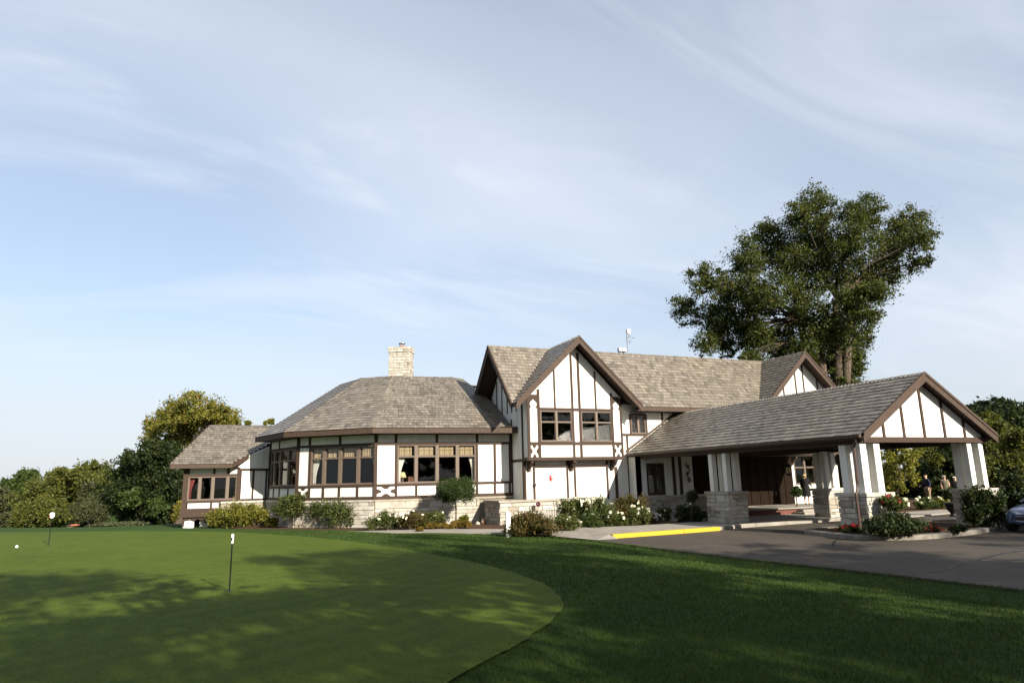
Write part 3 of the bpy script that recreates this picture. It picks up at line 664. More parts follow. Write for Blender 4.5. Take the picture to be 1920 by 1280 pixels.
# ground floor under the bay
for a, b in ((12.77, 12.86), (13.22, 13.33), (15.01, 15.11), (15.42, 15.52), (17.24, 17.34), (17.72, 17.88)): b5(a, b, 1.0, 2.56 if a > 13 else 2.9)
b5(13.33, 15.01, 2.57, 2.67); b5(15.52, 17.24, 2.57, 2.67)
for a, b in ((13.22, 13.33), (15.01, 15.52), (17.24, 17.34)): b5(a, b, 2.56, 2.9, 0.032)
window(WM_, g2x[0]+0.02, g2x[1]-0.02, 1.42, 2.98, [g2x[0]+(g2x[1]-g2x[0])*k for k in (0.34, 0.67)], 2.35, mull=0.12)
b5(26.7, 33.5, 3.05, 3.17)
# left end wall with gable
WL = Wall((SL, 34.35), (SL, TM)); lw = wall(WL, 0, 4.65, -0.3, 5.4)
gl_ = gable(WL, [(0, 5.4), (4.65, 5.4), (4.65, 5.95), (2.35, 8.45), (0, 5.95)], name='gable_wall')
for x in (0.5, 1.25, 2.0, 2.7, 3.3, 3.9): board(WL, x-0.045, x+0.045, 5.35, 8.4-abs(x-2.35)*1.09, gl_, 0.03)
for x, a, b in ((4.58, 1.0, 5.5), (3.2, 1.3, 5.0)): board(WL, x-0.07, x+0.07, a, b, lw, 0.03)
board(WL, 3.0, 4.65, 2.87, 3.0, lw, 0.035); board(WL, 3.0, 3.12, 1.2, 4.4, lw, 0.03)
# projecting bay
WBY = Wall((12.79, TB), (17.99, TB)); X0 = 12.79
by = wall(WBY, 0, 5.2, 2.92, 5.55, [(0.68, 2.40, 3.78, 5.27), (2.90, 4.62, 3.78, 5.27)], thick=0.15)
m = MB(); m.box(12.79, 12.94, TB+0.15, TM, 2.92, 5.75); m.build('bay_side', M_stucco, club); m = MB(); m.box(17.84, 17.99, TB+0.15, TM, 2.92, 5.75); m.build('bay_side', M_stucco, club)
m = MB(); m.box(12.80, 17.98, TB+0.02, TM-0.002, 2.90, 3.0); m.build('bay_floor', M_soffit, club)
gb = gable(WBY, [(0, 5.55), (5.2, 5.55), (5.2, 6.0), (2.56, 8.62), (2.5, 8.62), (0, 6.12)], 0.15)
B = lambda x0, x1, z0, z1, pr=0.035, p=None: board(WBY, x0-X0, x1-X0, z0, z1, p or by, pr)
B(12.77, 18.01, 2.90, 3.05, 0.05); B(12.78, 12.92, 3.05, 6.05); B(17.9, 18.0, 3.05, 5.95)
B(13.32, 13.46, 3.05, 6.3); B(17.38, 17.5, 3.05, 6.2); B(12.92, 17.9, 3.62, 3.77, 0.03); B(13.46, 17.38, 5.28, 5.41, 0.04)
B(15.17, 15.29, 3.05, 8.3, 0.03); B(15.56, 15.69, 3.05, 8.2, 0.03); B(14.23, 14.32, 5.41, 7.35, 0.03); B(16.50, 16.59, 5.41, 7.3, 0.03)
board(WL, 4.64, 5.15, 2.9, 3.04, lw, 0.05); 
window(WBY, 0.685, 2.395, 3.782, 5.268, [1.54], 4.72, mull=0.12); window(WBY, 2.905, 4.615, 3.782, 5.268, [3.76], 4.72, mull=0.12)
notch(WBY, 0.13, 0.53, 3.05, 3.62, by); notch(WBY, 4.71, 5.11, 3.05, 3.62, by)
for xa, xb in ((0.13, 0.53), (4.71, 5.11)):        # carved heads of the side panels
    m = MB(); zt = 5.78; cx = (xa+xb)/2
    for sx in (-1, 1):
        e = cx+sx*(xb-xa)/2
        m.prism([WBY.P(x, z, -0.004) for x, z in ((e, zt-.42), (e-sx*.055, zt-.38), (e-sx*.055, zt-.30), (e-sx*.01, zt-.24), (e-sx*.03, zt-.12), (cx+sx*.03, zt), (cx, zt+.06), (cx, zt+.25), (e, zt+.25))], WBY.n*0.032)
    m.build('carved_ornament', M_timber, by)
for s_ in (13.0, 15.26, 17.55):                    # brackets
    m = MB(); Wk = Wall((s_, TM), (s_, TM-1)); m.prism([Wk.P(x, z, -0.07) for x, z in ((0, 2.92), (.5, 2.92), (.5, 2.80), (.38, 2.70), (.30, 2.60), (.16, 2.56), (.12, 2.42), (0, 2.38))], Wk.n*0.14); m.build('bracket', M_timber, club)
# rooms upstairs
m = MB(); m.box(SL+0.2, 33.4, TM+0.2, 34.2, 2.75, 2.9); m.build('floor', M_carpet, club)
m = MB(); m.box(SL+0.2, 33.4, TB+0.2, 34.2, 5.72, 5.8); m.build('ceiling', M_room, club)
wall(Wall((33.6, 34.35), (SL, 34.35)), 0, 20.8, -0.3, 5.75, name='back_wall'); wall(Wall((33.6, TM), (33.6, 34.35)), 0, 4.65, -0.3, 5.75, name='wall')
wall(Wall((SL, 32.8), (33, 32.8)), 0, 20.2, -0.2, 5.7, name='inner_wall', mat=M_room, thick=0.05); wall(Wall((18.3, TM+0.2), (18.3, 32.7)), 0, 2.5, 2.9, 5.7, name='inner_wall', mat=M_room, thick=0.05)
# roofs
RZ, RT, EZ, ET = 8.9, 32.0, 5.58, 28.93
G1, G2, HW = 15.38, 30.1, 3.42
FR1, FR2 = 28.5, 28.55
val = lambda g, s_: Vector((g+s_*HW, ET, EZ))
rL = roof([(11.92, RT, RZ), (G1, RT, RZ), (11.96, ET, EZ), (11.92, ET, EZ)], 51)
rM = roof([(G1, RT, RZ), (G2, RT, RZ), val(G2, -1), val(G1, 1)], 52)
rR = roof([(G2, RT, RZ), (34.3, RT, RZ), (34.3, ET, EZ), val(G2, 1)], 53)
rBk = roof([(11.92, RT, RZ), (34.3, RT, RZ), (34.3, 35.1, EZ), (11.92, 35.1, EZ)], 54, E=0.4)
def gable_roof(g, f, seeds):
    a = roof([(g, f, RZ), (g, RT, RZ), val(g, -1), (g-HW, f, EZ)], seeds); b = roof([(g, f, RZ), (g, RT, RZ), val(g, 1), (g+HW, f, EZ)], seeds+1)
    nl = Vector((-(RZ-EZ), 0, HW)).normalized(); nr = Vector((RZ-EZ, 0, HW)).normalized()
    for r_, sg, n_ in ((a, -1, nl), (b, 1, nr)):
        e_ = Vector((g+sg*(HW+0.02), f, EZ-0.0)); tp = Vector((g, f, RZ))
        strip(r_, e_-n_*0.0, tp, (0, 0, -0.36), (0, -0.045, 0), name='rake_board')
        strip(r_, e_+Vector((0, 0, 0.03)), tp+Vector((0, 0, 0.03)), (0, 0, -0.11), (0, -0.075, 0), name='rake_trim')
        strip(r_, (g+sg*HW, f, EZ-0.02), (g+sg*HW, ET, EZ-0.02), (0, 0, -0.2), (sg*0.04, 0, 0))
    ridge_caps(a, (g, f-0.04, RZ+0.005), (g, RT, RZ+0.005), nl, nr, seeds+5); return a, b
gable_roof(G1, FR1, 55); gable_roof(G2, FR2, 57)
nf = Vector((0, -(RZ-EZ), RT-ET)).normalized(); nb = Vector((0, RZ-EZ, RT-ET)).normalized()
ridge_caps(rM, (11.9, RT, RZ+0.005), (34.3, RT, RZ+0.005), nf, nb, 60)
strip(rM, (G1+HW, ET, EZ-0.02), (G2-HW, ET, EZ-0.02), (0, 0, -0.24), (0, -0.04, 0))
m = MB(); m.box(G1+HW, G2-HW, ET+0.01, TM, EZ-0.27, EZ-0.24); m.build('soffit', M_soffit, rM)
for t_, par in ((ET, rL), (35.1, rBk)):
    strip(par, (11.92, t_, EZ), (11.92, RT, RZ), (0, 0, -0.36), (-0.045, 0, 0), name='rake_board'); strip(par, (11.92, t_, EZ+.03), (11.92, RT, RZ+.03), (0, 0, -0.11), (-0.075, 0, 0), name='rake_trim')
# second gable
WG2 = Wall((26.9, TB), (33.3, TB)); g2 = gable(WG2, [(0, 3.0), (6.4, 3.0), (6.4, 5.75), (3.25, 8.6), (3.15, 8.6), (0, 5.75)], 0.15)
for x in (0.0, 0.9, 1.9, 2.85, 3.45, 4.5, 5.4): board(WG2, x, x+0.1, 3.1, min(8.4, 5.9+min(x, 6.3-x)*0.9), g2, 0.03)
board(WG2, 0, 6.4, 5.4, 5.53, g2, 0.035); board(WG2, -0.02, 6.42, 2.98, 3.12, g2, 0.05)
m = MB(); m.box(26.92, 33.28, TB+0.02, TM-0.002, 3.0, 3.08); m.build('bay_floor', M_soffit, club); m = MB(); m.box(26.9, 27.05, TB+0.15, TM, 3.0, 5.75); m.build('bay_side', M_stucco, club)
for s_ in (27.3, 29.3, 32.8):
    m = MB(); Wk = Wall((s_, TM), (s_, TM-1)); m.prism([Wk.P(x, z, -0.07) for x, z in ((0, 3.0), (.5, 3.0), (.5, 2.88), (.38, 2.78), (.30, 2.68), (.16, 2.64), (.12, 2.5), (0, 2.46))], Wk.n*0.14); m.build('bracket', M_timber, club)

# ------------------------------------------------------------------ clubhouse: entrance block
WE = Wall((18.55, 28.85), (28.5, 28.85)); ex0, ez1 = WE.at(1211, 868); ex1 = WE.at(1248, 925)[0]
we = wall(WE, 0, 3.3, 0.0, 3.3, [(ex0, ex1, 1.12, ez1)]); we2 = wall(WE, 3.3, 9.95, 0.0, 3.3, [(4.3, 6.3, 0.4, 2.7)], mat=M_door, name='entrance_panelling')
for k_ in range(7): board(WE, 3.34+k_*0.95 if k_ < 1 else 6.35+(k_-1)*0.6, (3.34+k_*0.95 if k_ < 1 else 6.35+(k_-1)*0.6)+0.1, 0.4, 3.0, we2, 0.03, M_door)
window(WE, ex0, ex1, 1.13, ez1-0.01, [(ex0+ex1)/2], 2.15, bar=0.09, fmat=M_timber, mull=0.1)
m = MB(); m.box(18.55, 18.75, 28.85, TM-0.002, 0, 3.3); m.build('wall', M_stucco, club)
for px_ in (1265.5, 1278): x = WE.X(px_, 920); board(WE, x-0.08, x+0.08, 1.1, 3.1, we, 0.04)
board(WE, 0, 9.95, 3.02, 3.25, we, 0.05)
m = MB(); WE.hexa(m, 0.0, 4.2, 0.1, 1.0, -0.02, 0.06); pe = m.build('stone_plinth', M_mortar, club); stones(WE, 0, 3.4, 0.1, 1.0, pe, 71, base_o=0.06)
m = MB(); WE.hexa(m, -0.04, 4.22, 1.0, 1.1, -0.02, 0.15); m.build('stone_ledge', M_stone, club)
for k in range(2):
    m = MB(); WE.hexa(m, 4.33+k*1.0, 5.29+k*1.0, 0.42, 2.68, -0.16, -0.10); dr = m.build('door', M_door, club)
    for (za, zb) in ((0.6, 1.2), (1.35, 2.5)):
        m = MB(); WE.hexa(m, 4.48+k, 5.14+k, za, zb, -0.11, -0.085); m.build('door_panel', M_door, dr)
    m = MB(); hx = 5.18 if k == 0 else 5.42; m.tube([WE.P(hx, 1.35, -0.10), WE.P(hx, 1.35, -0.03), WE.P(hx, 1.65, -0.03), WE.P(hx, 1.65, -0.10)], 0.014, 6); m.build('handle', M_chrome, dr)
# landing and steps
land = thing('entrance_landing', 'brick landing with broad stone steps in front of the entrance doors', 'landing', (23, 26.5, 0.12))
m = MB(); m.box(21.2, 29.2, 25.6, 28.6, 0.1, 0.36); m.build('landing_base', M_brick, land)
m = MB(); m.box(21.1, 29.3, 25.5, 28.6, 0.362, 0.42); m.build('landing_slab', M_concrete, land)
for k in range(2):
    m = MB(); m.box(25.3-0.3*k, 28.6+0.3*k, 24.9-0.35*k+0.25, 25.5, 0.1, 0.32-0.1*k); m.build('step', M_concrete, land)

m = MB(); m.box(24.95, 28.45, 25.2, 28.84, 2.96, 3.10); pc_ = m.build('added_shade_canopy', M_soffit, club)  # flat canopy on a post, added to shade the entrance panelling
m = MB(); m.box(24.93, 28.47, 25.14, 25.195, 2.92, 3.13); m.build('fascia', M_fascia, pc_)
m = MB(); m.box(28.2, 28.4, 25.3, 25.5, 0.36, 2.96); m.build('added_canopy_post', M_timber, club)
# ------------------------------------------------------------------ clubhouse: portico
PR, PE0, PE1, PZ, PEZ, PF = 21.75, 18.5, 25.0, 5.30, 3.22, 15.6
pl = roof([(PR, PF, PZ), (PR, TM-0.02, PZ), (PE0, TM-0.02, PEZ), (PE0, PF, PEZ)], 81)
pr_ = roof([(PR, PF, PZ), (PR, TM-0.02, PZ), (PE1, TM-0.02, PEZ), (PE1, PF, PEZ)], 82)
nl = Vector((-(PZ-PEZ), 0, PR-PE0)).normalized(); nr = Vector((PZ-PEZ, 0, PR-PE0)).normalized()
ridge_caps(pl, (PR, PF-0.04, PZ), (PR, TM-0.05, PZ), nl, nr, 83)
for r_, e_, sg in ((pl, PE0, -1), (pr_, PE1, 1)):
    strip(r_, (e_-sg*-0.02, PF, PEZ), (PR, PF, PZ), (0, 0, -0.30), (0, -0.045, 0), name='rake_board'); strip(r_, (e_+sg*0.02, PF, PEZ+0.03), (PR, PF, PZ+0.03), (0, 0, -0.10), (0, -0.075, 0), name='rake_trim')
    strip(r_, (e_, PF, PEZ-0.03), (e_, TM-0.05, PEZ-0.03), (0, 0, -0.16), (sg*0.04, 0, 0))
    m = MB(); gx_ = e_+sg*0.04       # gutter
    m.prism([(gx_, PF+.02, PEZ-0.03), (gx_+sg*0.12, PF+.02, PEZ-0.03), (gx_+sg*0.10, PF+.02, PEZ-0.13), (gx_, PF+.02, PEZ-0.13)], (0, TM-PF-0.1, 0)); m.build('gutter', M_gutter, club)
# flashing board where the portico roof meets the main wall
strip(mw_, (PE0-0.05, TM-0.005, PEZ+0.03), (PR, TM-0.005, PZ+0.03), (0, 0, 0.13), (0, -0.03, 0), name='timber_board')
WPG = Wall((18.5, 15.92), (25.0, 15.92)); pg = gable(WPG, [(0.3, 3.12), (6.2, 3.12), (6.2, 3.2), (3.25, 5.08), (0.3, 3.2)], 0.15)
board(WPG, 0.1, 6.4, 2.95, 3.13, pg, 0.06, back=0.2)
for px_, top_ in ((1655, 0), (1693, 0), (1731, 0), (1769, 0), (1806, 0)):
    x = WPG.X(px_, 800); board(WPG, x-0.05, x+0.05, 3.13, 5.06-abs(x-3.25)*0.64, pg, 0.035)
for s_ in (18.82, 24.66):
    m = MB(); m.box(s_-0.12, s_+0.12, 16.12, TM-0.9, 2.9, 3.12); m.build('portico_beam', M_timber, club)
m = MB(); m.box(18.9, 24.6, 16.1, 28.8, 3.13, 3.18); m.build('portico_ceiling', M_soffit, club)
for t_ in (19.4, 22.95, 26.4):
    m = MB(); m.box(18.95, 24.54, t_-0.1, t_+0.1, 2.92, 3.13); m.build('portico_beam', M_timber, club)
def pier(x0, x1, y0, y1, z0, faces, seed):
    m = MB(); m.box(x0-0.1, x1+0.1, y0-0.1, y1+0.1, z0-0.2, 1.24); p = m.build('pier', M_mortar, club)
    m = MB(); m.box(x0-0.19, x1+0.19, y0-0.19, y1+0.19, 1.24, 1.36); m.build('capstone', M_stone, p)
    W_f = {'f': Wall((x0-.1, y0-.1), (x1+.1, y0-.1)), 'l': Wall((x0-.1, y1+.1), (x0-.1, y0-.1)), 'r': Wall((x1+.1, y0-.1), (x1+.1, y1+.1))}
    for f in faces: stones(W_f[f], -0.04, W_f[f].L+0.04, z0, 1.24, p, seed+ord(f), 0.14, 0.26, 0.26, 0.5)
    cw = 0.27 if x1-x0 > 0.85 else 0.225
    for a in (x0, x1-cw):
        for b in (y0, y1-cw):
            m = MB(); m.box(a, a+cw, b, b+cw, 1.36, 2.95); m.build('column', M_stucco, p)
    return p
p1 = pier(18.72, 19.60, 15.95, 16.80, 0.1, 'fl', 101); pier(23.90, 24.73, 15.95, 16.52, 0.1, 'fl', 111)
pier(18.72, 19.42, 22.5, 23.6, 0.12, 'fl', 121); pier(24.12, 24.73, 22.47, 23.1, 0.12, 'fl', 131)
# downspout at the near pier
m = MB(); gx_ = PE0-0.08
m.tube([(gx_, 15.8, 3.12), (gx_, 15.82, 2.98), (18.62, 16.1, 2.8), (18.60, 16.1, 1.75), (18.56, 16.1, 1.48), (18.44, 16.08, 1.30), (18.44, 16.08, 0.2)], 0.045, 8); m.build('downspout', M_gutter, club)

# ------------------------------------------------------------------ clubhouse: far wing
WW = Wall((-2.3, 38.6), (0.30, 38.6)); WW2 = Wall((0.30, 38.6), (1.72, 39.05))
xa, xb = WW.X(352, 915), WW.X(444, 915)
ww = wall(WW, 0, WW.L, 0.78, 3.3, [(xa, xb, 1.36, 2.56)])
ww2 = wall(WW2, 0, WW2.L, -0.4, 3.4); gable(WW2, [(0, 3.4), (WW2.L, 3.4), (WW2.L, 4.1), (0, 3.45)])
def wb_(px0, px1, z0, z1, pr=0.035): board(WW, WW.X(px0, 915), WW.X(px1, 915), z0, z1, ww, pr)
wb_(342.5, 352, 0.78, 3.1, 0.06); wb_(343, 448, 2.57, 2.68, 0.04); wb_(343, 448, 1.25, 1.36, 0.05); wb_(396, 400, 0.95, 1.25); wb_(424.5, 428, 0.95, 1.25); wb_(443, 449, 0.95, 3.0); wb_(398, 402, 2.68, 3.0); wb_(424, 429, 2.68, 3.0)
wb_(341, 448, 0.62, 0.97, 0.06); wb_(339.5, 448, 0.54, 0.62, 0.13)
window(WW, xa, xb, 1.362, 2.558, [WW.X(374, 915), WW.X(398.5, 915), WW.X(426, 915)], None, mull=0.13)
for a, b in ((0, 0.08), (0.64, 0.74), (1.34, 1.42)): board(WW2, a, b, 1.35, 2.85, ww2, 0.035)
board(WW2, 0, WW2.L, 2.83, 2.94, ww2, 0.04); board(WW2, 0, WW2.L, 1.27, 1.38, ww2, 0.04)
m = MB(); WW2.hexa(m, -0.9, WW2.L+0.2, -0.5, 1.18, -0.2, 0.06); pw = m.build('stone_plinth', M_mortar, club)
m = MB(); WW2.hexa(m, -0.92, WW2.L+0.2, 1.18, 1.27, -0.2, 0.12); m.build('stone_ledge', M_stone, club)
m = MB(); m.box(-2.25, -1.75, 38.7, 39.2, -0.6, 0.54); m.box(-1.5, -1.1, 38.9, 39.3, -0.6, 0.54); m.build('foundation_pier', M_stucco, club)
m = MB(); m.prism([WW.P(x, z, -0.05) for x, z in ((0.0, .54), (1.2, .54), (1.2, .2), (1.05, .2), (1.0, .38), (.7, .44), (.6, .38), (.5, .38), (.4, .44), (.12, .40), (.1, .1), (0, .1))], WW.n*0.06); m.build('skirt_board', M_timber, club)
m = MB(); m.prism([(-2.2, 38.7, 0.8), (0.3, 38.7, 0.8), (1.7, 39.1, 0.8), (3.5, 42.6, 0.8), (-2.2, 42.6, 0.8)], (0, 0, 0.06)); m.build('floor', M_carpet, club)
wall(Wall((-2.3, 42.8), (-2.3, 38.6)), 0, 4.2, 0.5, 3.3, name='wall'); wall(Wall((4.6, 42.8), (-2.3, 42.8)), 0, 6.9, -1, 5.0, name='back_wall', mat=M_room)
k_ = 0.575; rz = lambda t: 3.2+k_*(t-38.0)
rw = roof([(-3.0, 38.0, 3.2), (-0.12, 38.0, 3.2), (1.5, 39.69, rz(39.69)), (3.6, 41.9, rz(41.9)), (3.6, 42.0, rz(42)), (-1.42, 42.0, rz(42))], 91)
rw2 = roof([(-3.0, 38.0, 3.2), (-1.42, 42.0, rz(42)), (-3.0, 46.0, 3.2)], 92, E=0.3); roof([(-1.42, 42.0, rz(42)), (3.6, 42.0, rz(42)), (3.6, 46, 3.2), (-3.0, 46, 3.2)], 93, E=0.4)
strip(rw, (-3.0, 38.0, 3.17), (-0.1, 38.0, 3.17), (0, 0, -0.2), (0, -0.04, 0))
strip(rw, (-0.1, 37.96, 3.2), (1.55, 39.70, rz(39.7)+0.02), (0, 0, -0.22), (0.035, -0.035, 0), name='rake_board')
m = MB(); m.prism([(-3, 38.02, 2.97), (-0.15, 38.02, 2.97), (0.3, 38.6, 2.99), (-2.9, 38.6, 2.99)], (0, 0, 0.03)); m.build('soffit', M_soffit, rw)

# stone planter wall before the bay
plw = thing('planter_wall', 'low cream stone terrace wall with smooth cap below the projecting bay', 'stone wall', (13, 29.4, 0))
PW0, PW1, PW2 = (11.3, 31.1), (11.3, 29.1), (16.6, 29.1)
Wp1, Wp2 = Wall(PW0, PW1), Wall(PW1, PW2)
m = MB(); m.box(11.3, 16.6, 29.1, 29.68, -0.3, 1.02); m.box(11.3, 12.7, 29.68, 31.1, -0.3, 1.02); core = m.build('wall_core', M_mortar, plw)
stones(Wp1, -0.0, Wp1.L+0.03, -0.02, 1.02, core, 141, 0.14, 0.24, 0.22, 0.45); stones(Wp2, -0.03, Wp2.L, -0.02, 1.02, core, 142, 0.15, 0.27, 0.36, 0.8)
m = MB(); m.box(11.18, 16.7, 28.98, 29.69, 1.02, 1.11); m.box(11.18, 12.74, 29.69, 31.08, 1.02, 1.11); m.build('wall_cap', M_stone, plw)

# ------------------------------------------------------------------ foliage tools
def leaf_mesh(name, C, size, mat, aspect=0.5, up=0.25, seed=1, flat=False):
    g = np.random.default_rng(seed); n = len(C); C = np.asarray(C, np.float64)
    a = g.normal(size=(n, 3)); a[:, 2] -= 0.15; a /= np.linalg.norm(a, axis=1, keepdims=True)
    nrm = g.normal(size=(n, 3)); nrm[:, 2] += up*2; b = np.cross(a, nrm); b /= np.linalg.norm(b, axis=1, keepdims=True)+1e-9
    L = size*g.uniform(0.6, 1.35, size=(n, 1))*0.5; Wd = L*aspect*g.uniform(0.8, 1.2, size=(n, 1))
    c2 = np.cross(a, b)
    V = np.stack([C-a*L, C+b*Wd-a*L*0.1+c2*L*0.18, C+a*L, C-b*Wd-a*L*0.1+c2*L*0.18], 1).reshape(-1, 3)
    return fast_mesh(name, V, np.arange(4*n).reshape(-1, 4), mat)
def clump_points(blobs, n, seed, clumps=14, crad=0.34, shell=0.55, squash=0.85, floor=None, airy=False):
    """blobs: (centre, (rx, ry, rz)); leaves gather in clumps towards each blob's skin"""
    g = np.random.default_rng(seed); vol = np.array([b[1][0]*b[1][1] for b in blobs]); vol = vol/vol.sum(); P = []; CL = []
    for (c, r), w in zip(blobs, vol):
        k = max(5, int(clumps*g.uniform(0.8, 1.2))); d = g.normal(size=(k, 3)); d /= np.linalg.norm(d, axis=1, keepdims=True)
        m_ = max(8, int(n*w)); r_ = np.array(r)
        if airy:       # many little sprays through the whole volume, ragged outside
            rad = g.random((k, 1))**(1/2.6)*1.12; cc_ = np.array(c)+d*rad*r_; CL.append(cc_)
            idx = g.choice(k, m_, p=(lambda q: q/q.sum())(g.uniform(0.3, 1.6, k))); sz = g.uniform(0.10, 0.24, k)
            st_ = g.uniform(0.6, 1.5, (k, 3))*np.array([1, 1, 0.75])
            q = cc_[idx]+g.normal(size=(m_, 3))*r_*sz[idx][:, None]*st_[idx]
            far_ = g.random(m_) < 0.14; q[far_] = np.array(c)+g.normal(size=(far_.sum(), 3))*r_*0.30; P.append(q); continue
        rad = g.uniform(shell, 1.0, size=(k, 1)); cc_ = np.array(c)+d*rad*r_*0.85; CL.append(cc_)
        idx = g.integers(0, k, m_); sz = g.uniform(0.55, 1.35, k)*crad
        P.append(cc_[idx]+g.normal(size=(m_, 3))*r_*sz[idx][:, None]*np.array([1, 1, squash])*0.62)
    P = np.concatenate(P)
    if floor is not None: P[:, 2] = np.maximum(P[:, 2], floor+g.uniform(0.02, 0.12, len(P)))
    return P, CL
def bend(a, b, k=5, sag=0.12, seed=0):
    r_ = random.Random(seed); a, b = Vector(a), Vector(b); L = (b-a).length; o = Vector((r_.uniform(-1, 1), r_.uniform(-1, 1), r_.uniform(0.1, 0.9)))*L*sag
    return [a.lerp(b, i/k)+o*math.sin(math.pi*i/k)*0.8+(Vector((r_.uniform(-1, 1), r_.uniform(-1, 1), r_.uniform(-1, 1)))*L*0.02 if 0 < i < k else Vector()) for i in range(k+1)]
def tree(name, label, base, blobs, n, leaf, mat, seed, trunk_r=0.3, fork=0.35, cat='tree', group=None, clumps=14, crad=0.34, shell=0.5, limbs=True, forks=None, airy=False):
    root = thing(name, label, cat, base, group); base = Vector(base)
    P, CL = clump_points(blobs, n, seed, clumps, crad, shell, airy=airy)
    link(bpy.data.objects.new('crown', leaf_mesh('crown', P, leaf, mat, seed=seed)), root)
    top = sum((Vector(b[0]) for b in blobs), Vector())/len(blobs); fk = [Vector(f) for f in forks] if forks else [base.lerp(top, fork)]
    m = MB(); r_ = random.Random(seed)
    for f in fk: m.tube(bend(base-Vector((0, 0, 0.4)), f, 5, 0.04, seed), [trunk_r*(1.25-0.5*i/5) for i in range(6)], 9)
    if limbs:
        for i, ((c, r), cl_) in enumerate(zip(blobs, CL)):
            c = Vector(c); f = min(fk, key=lambda q: (q-c).length); rr = trunk_r*r_.uniform(0.16, 0.30)
            path = bend(f, c, 5, 0.10, seed+i); m.tube(path, [rr*(1-0.75*k/5) for k in range(6)], 6)
            for j in range(min(5, len(cl_))):
                m.tube(bend(path[r_.randrange(2, 6)], Vector(cl_[j]), 3, 0.1, seed+i*7+j), [rr*0.3, rr*0.22, rr*0.14, rr*0.05], 4, cap=False)
    m.build('trunk', M_bark, root, smooth=True); return root
def px_blob(x, y, r, dep, dj=0.0, flat=1.0):
    c = at_depth(x, y, dep+dj); k = dep/FPX*r; return (tuple(c), (k, k, k*flat))
def px_tree(name, label, basepx, dep, spec, n, leaf, mat, seed, zbase=0.0, jit=3.0, **kw):
    r_ = random.Random(seed); b = at_depth(basepx[0], basepx[1], dep); base = (b.x, b.y, zbase)
    return tree(name, label, base, [px_blob(x, y, r, dep, r_.uniform(-jit, jit)) for x, y, r in spec], n, leaf, mat, seed, **kw)
BUSHN = [0]
def bush(name, label, px, py, w, h, n, leaf, mat, z=0.035, flowers=None, group=None, cat='shrub', deep=0.9, fsize=0.09, stems=True, lumps=4):
    BUSHN[0] += 1; sd_ = 500+BUSHN[0]*13; g = random.Random(sd_)
    p = on_z(px, py, z); dep = (p-EYE).dot(CF); k = dep/FPX; rw_, hh = w*k/2, h*k
    root = thing(name, label, cat, tuple(p), group); bl = []
    right = Vector((CR.x, CR.y, 0)).normalized(); fwd = Vector((-right.y, right.x, 0)); p = p+fwd*rw_*deep*0.6
    for i in range(lumps):
        f = (i+0.5)/lumps*2-1; rr = rw_*g.uniform(0.42, 0.62)
        c = p+right*f*(rw_-rr*0.8)+fwd*g.uniform(-0.45, 0.45)*rw_*deep; hz = hh*g.uniform(0.42, 0.54)*(1-0.25*abs(f))
        bl.append(((c.x, c.y, z+hz*0.98), (rr, rr, hz)))
    P, CL = clump_points(bl, int(n*1.7), sd_, 18, 0.36, 0.3, floor=z)
    link(bpy.data.objects.new('foliage', leaf_mesh('foliage', P, leaf, mat, seed=sd_, aspect=0.55)), root)
    if stems:
        m = MB()
        for (c, r), cl_ in zip(bl, CL):
            for j in range(min(5, len(cl_))): m.tube(bend((c[0]+g.uniform(-.05, .05), c[1], z-0.05), Vector(cl_[j]), 3, 0.08, sd_+j), [0.014, 0.011, 0.008, 0.004], 4, cap=False)
        m.build('stems', M_bark, root)
    if flowers:
        fm, fn = flowers; fp = []
        for _ in range(fn):
            c, r = g.choice(bl); a = g.uniform(0, 6.283); e = g.uniform(-0.1, 1.2)
            fp.append((c[0]+r[0]*1.02*math.cos(a)*math.cos(e), c[1]+r[1]*1.02*math.sin(a)*math.cos(e), max(z+0.1, c[2]+r[2]*1.02*math.sin(e))))
        pts = np.repeat(np.array(fp), 7, 0)+np.random.default_rng(sd_).normal(size=(fn*7, 3))*fsize*0.25
        o = link(bpy.data.objects.new('blossoms', leaf_mesh('blossoms', pts, fsize, fm, aspect=0.9, seed=sd_)), root); o['kind'] = 'stuff'
    return root

# ------------------------------------------------------------------ trees in view
def zb(pts, ox, oy, k, rk=1.0): return [(ox+x*k, oy+y*k, r*k*rk) for x, y, r in pts]
ELM = [(950, 150, 120), (860, 190, 80), (1280, 180, 105), (1180, 200, 80), (1520, 270, 130), (1600, 330, 70), (700, 340, 125), (960, 330, 140), (1180, 350, 140), (1420, 400, 110), (1590, 470, 60), (530, 440, 115), (780, 500, 135), (1000, 520, 150), (1260, 560, 140), (1440, 520, 70),
       (300, 580, 95), (450, 640, 125), (640, 640, 110), (880, 690, 130), (1180, 700, 105), (1320, 650, 85), (180, 750, 85), (330, 820, 105), (500, 800, 120), (290, 950, 70), (420, 980, 60), (600, 950, 100), (760, 900, 95), (960, 880, 120), (1180, 840, 115), (1290, 790, 60), (1110, 990, 100), (740, 1020, 80), (1180, 1130, 65), (560, 1040, 60), (960, 1060, 60), (1220, 960, 70), (1060, 1090, 70), (1170, 1210, 60), (880, 990, 90), (820, 1060, 70), (1030, 900, 120), (1130, 1080, 80), (620, 870, 80), (560, 900, 80), (660, 740, 90), (840, 810, 80), (1090, 1160, 70), (1190, 1050, 70), (1000, 1130, 50), (900, 1080, 50), (380, 900, 70)]
eb = at_depth(1562, 720, 46)
px_tree('elm_tree', 'huge dark green elm with several trunks towering behind the far roof gable', (1560, 900), 46, zb(ELM, 1230, 346, .3125, 1.03), 176000, 0.17, L_elm, 901, trunk_r=0.34, jit=3.0, clumps=46, airy=True,
        forks=[at_depth(1535, 640, 46), at_depth(1590, 650, 45.5), at_depth(1500, 600, 47), at_depth(1568, 560, 46)])
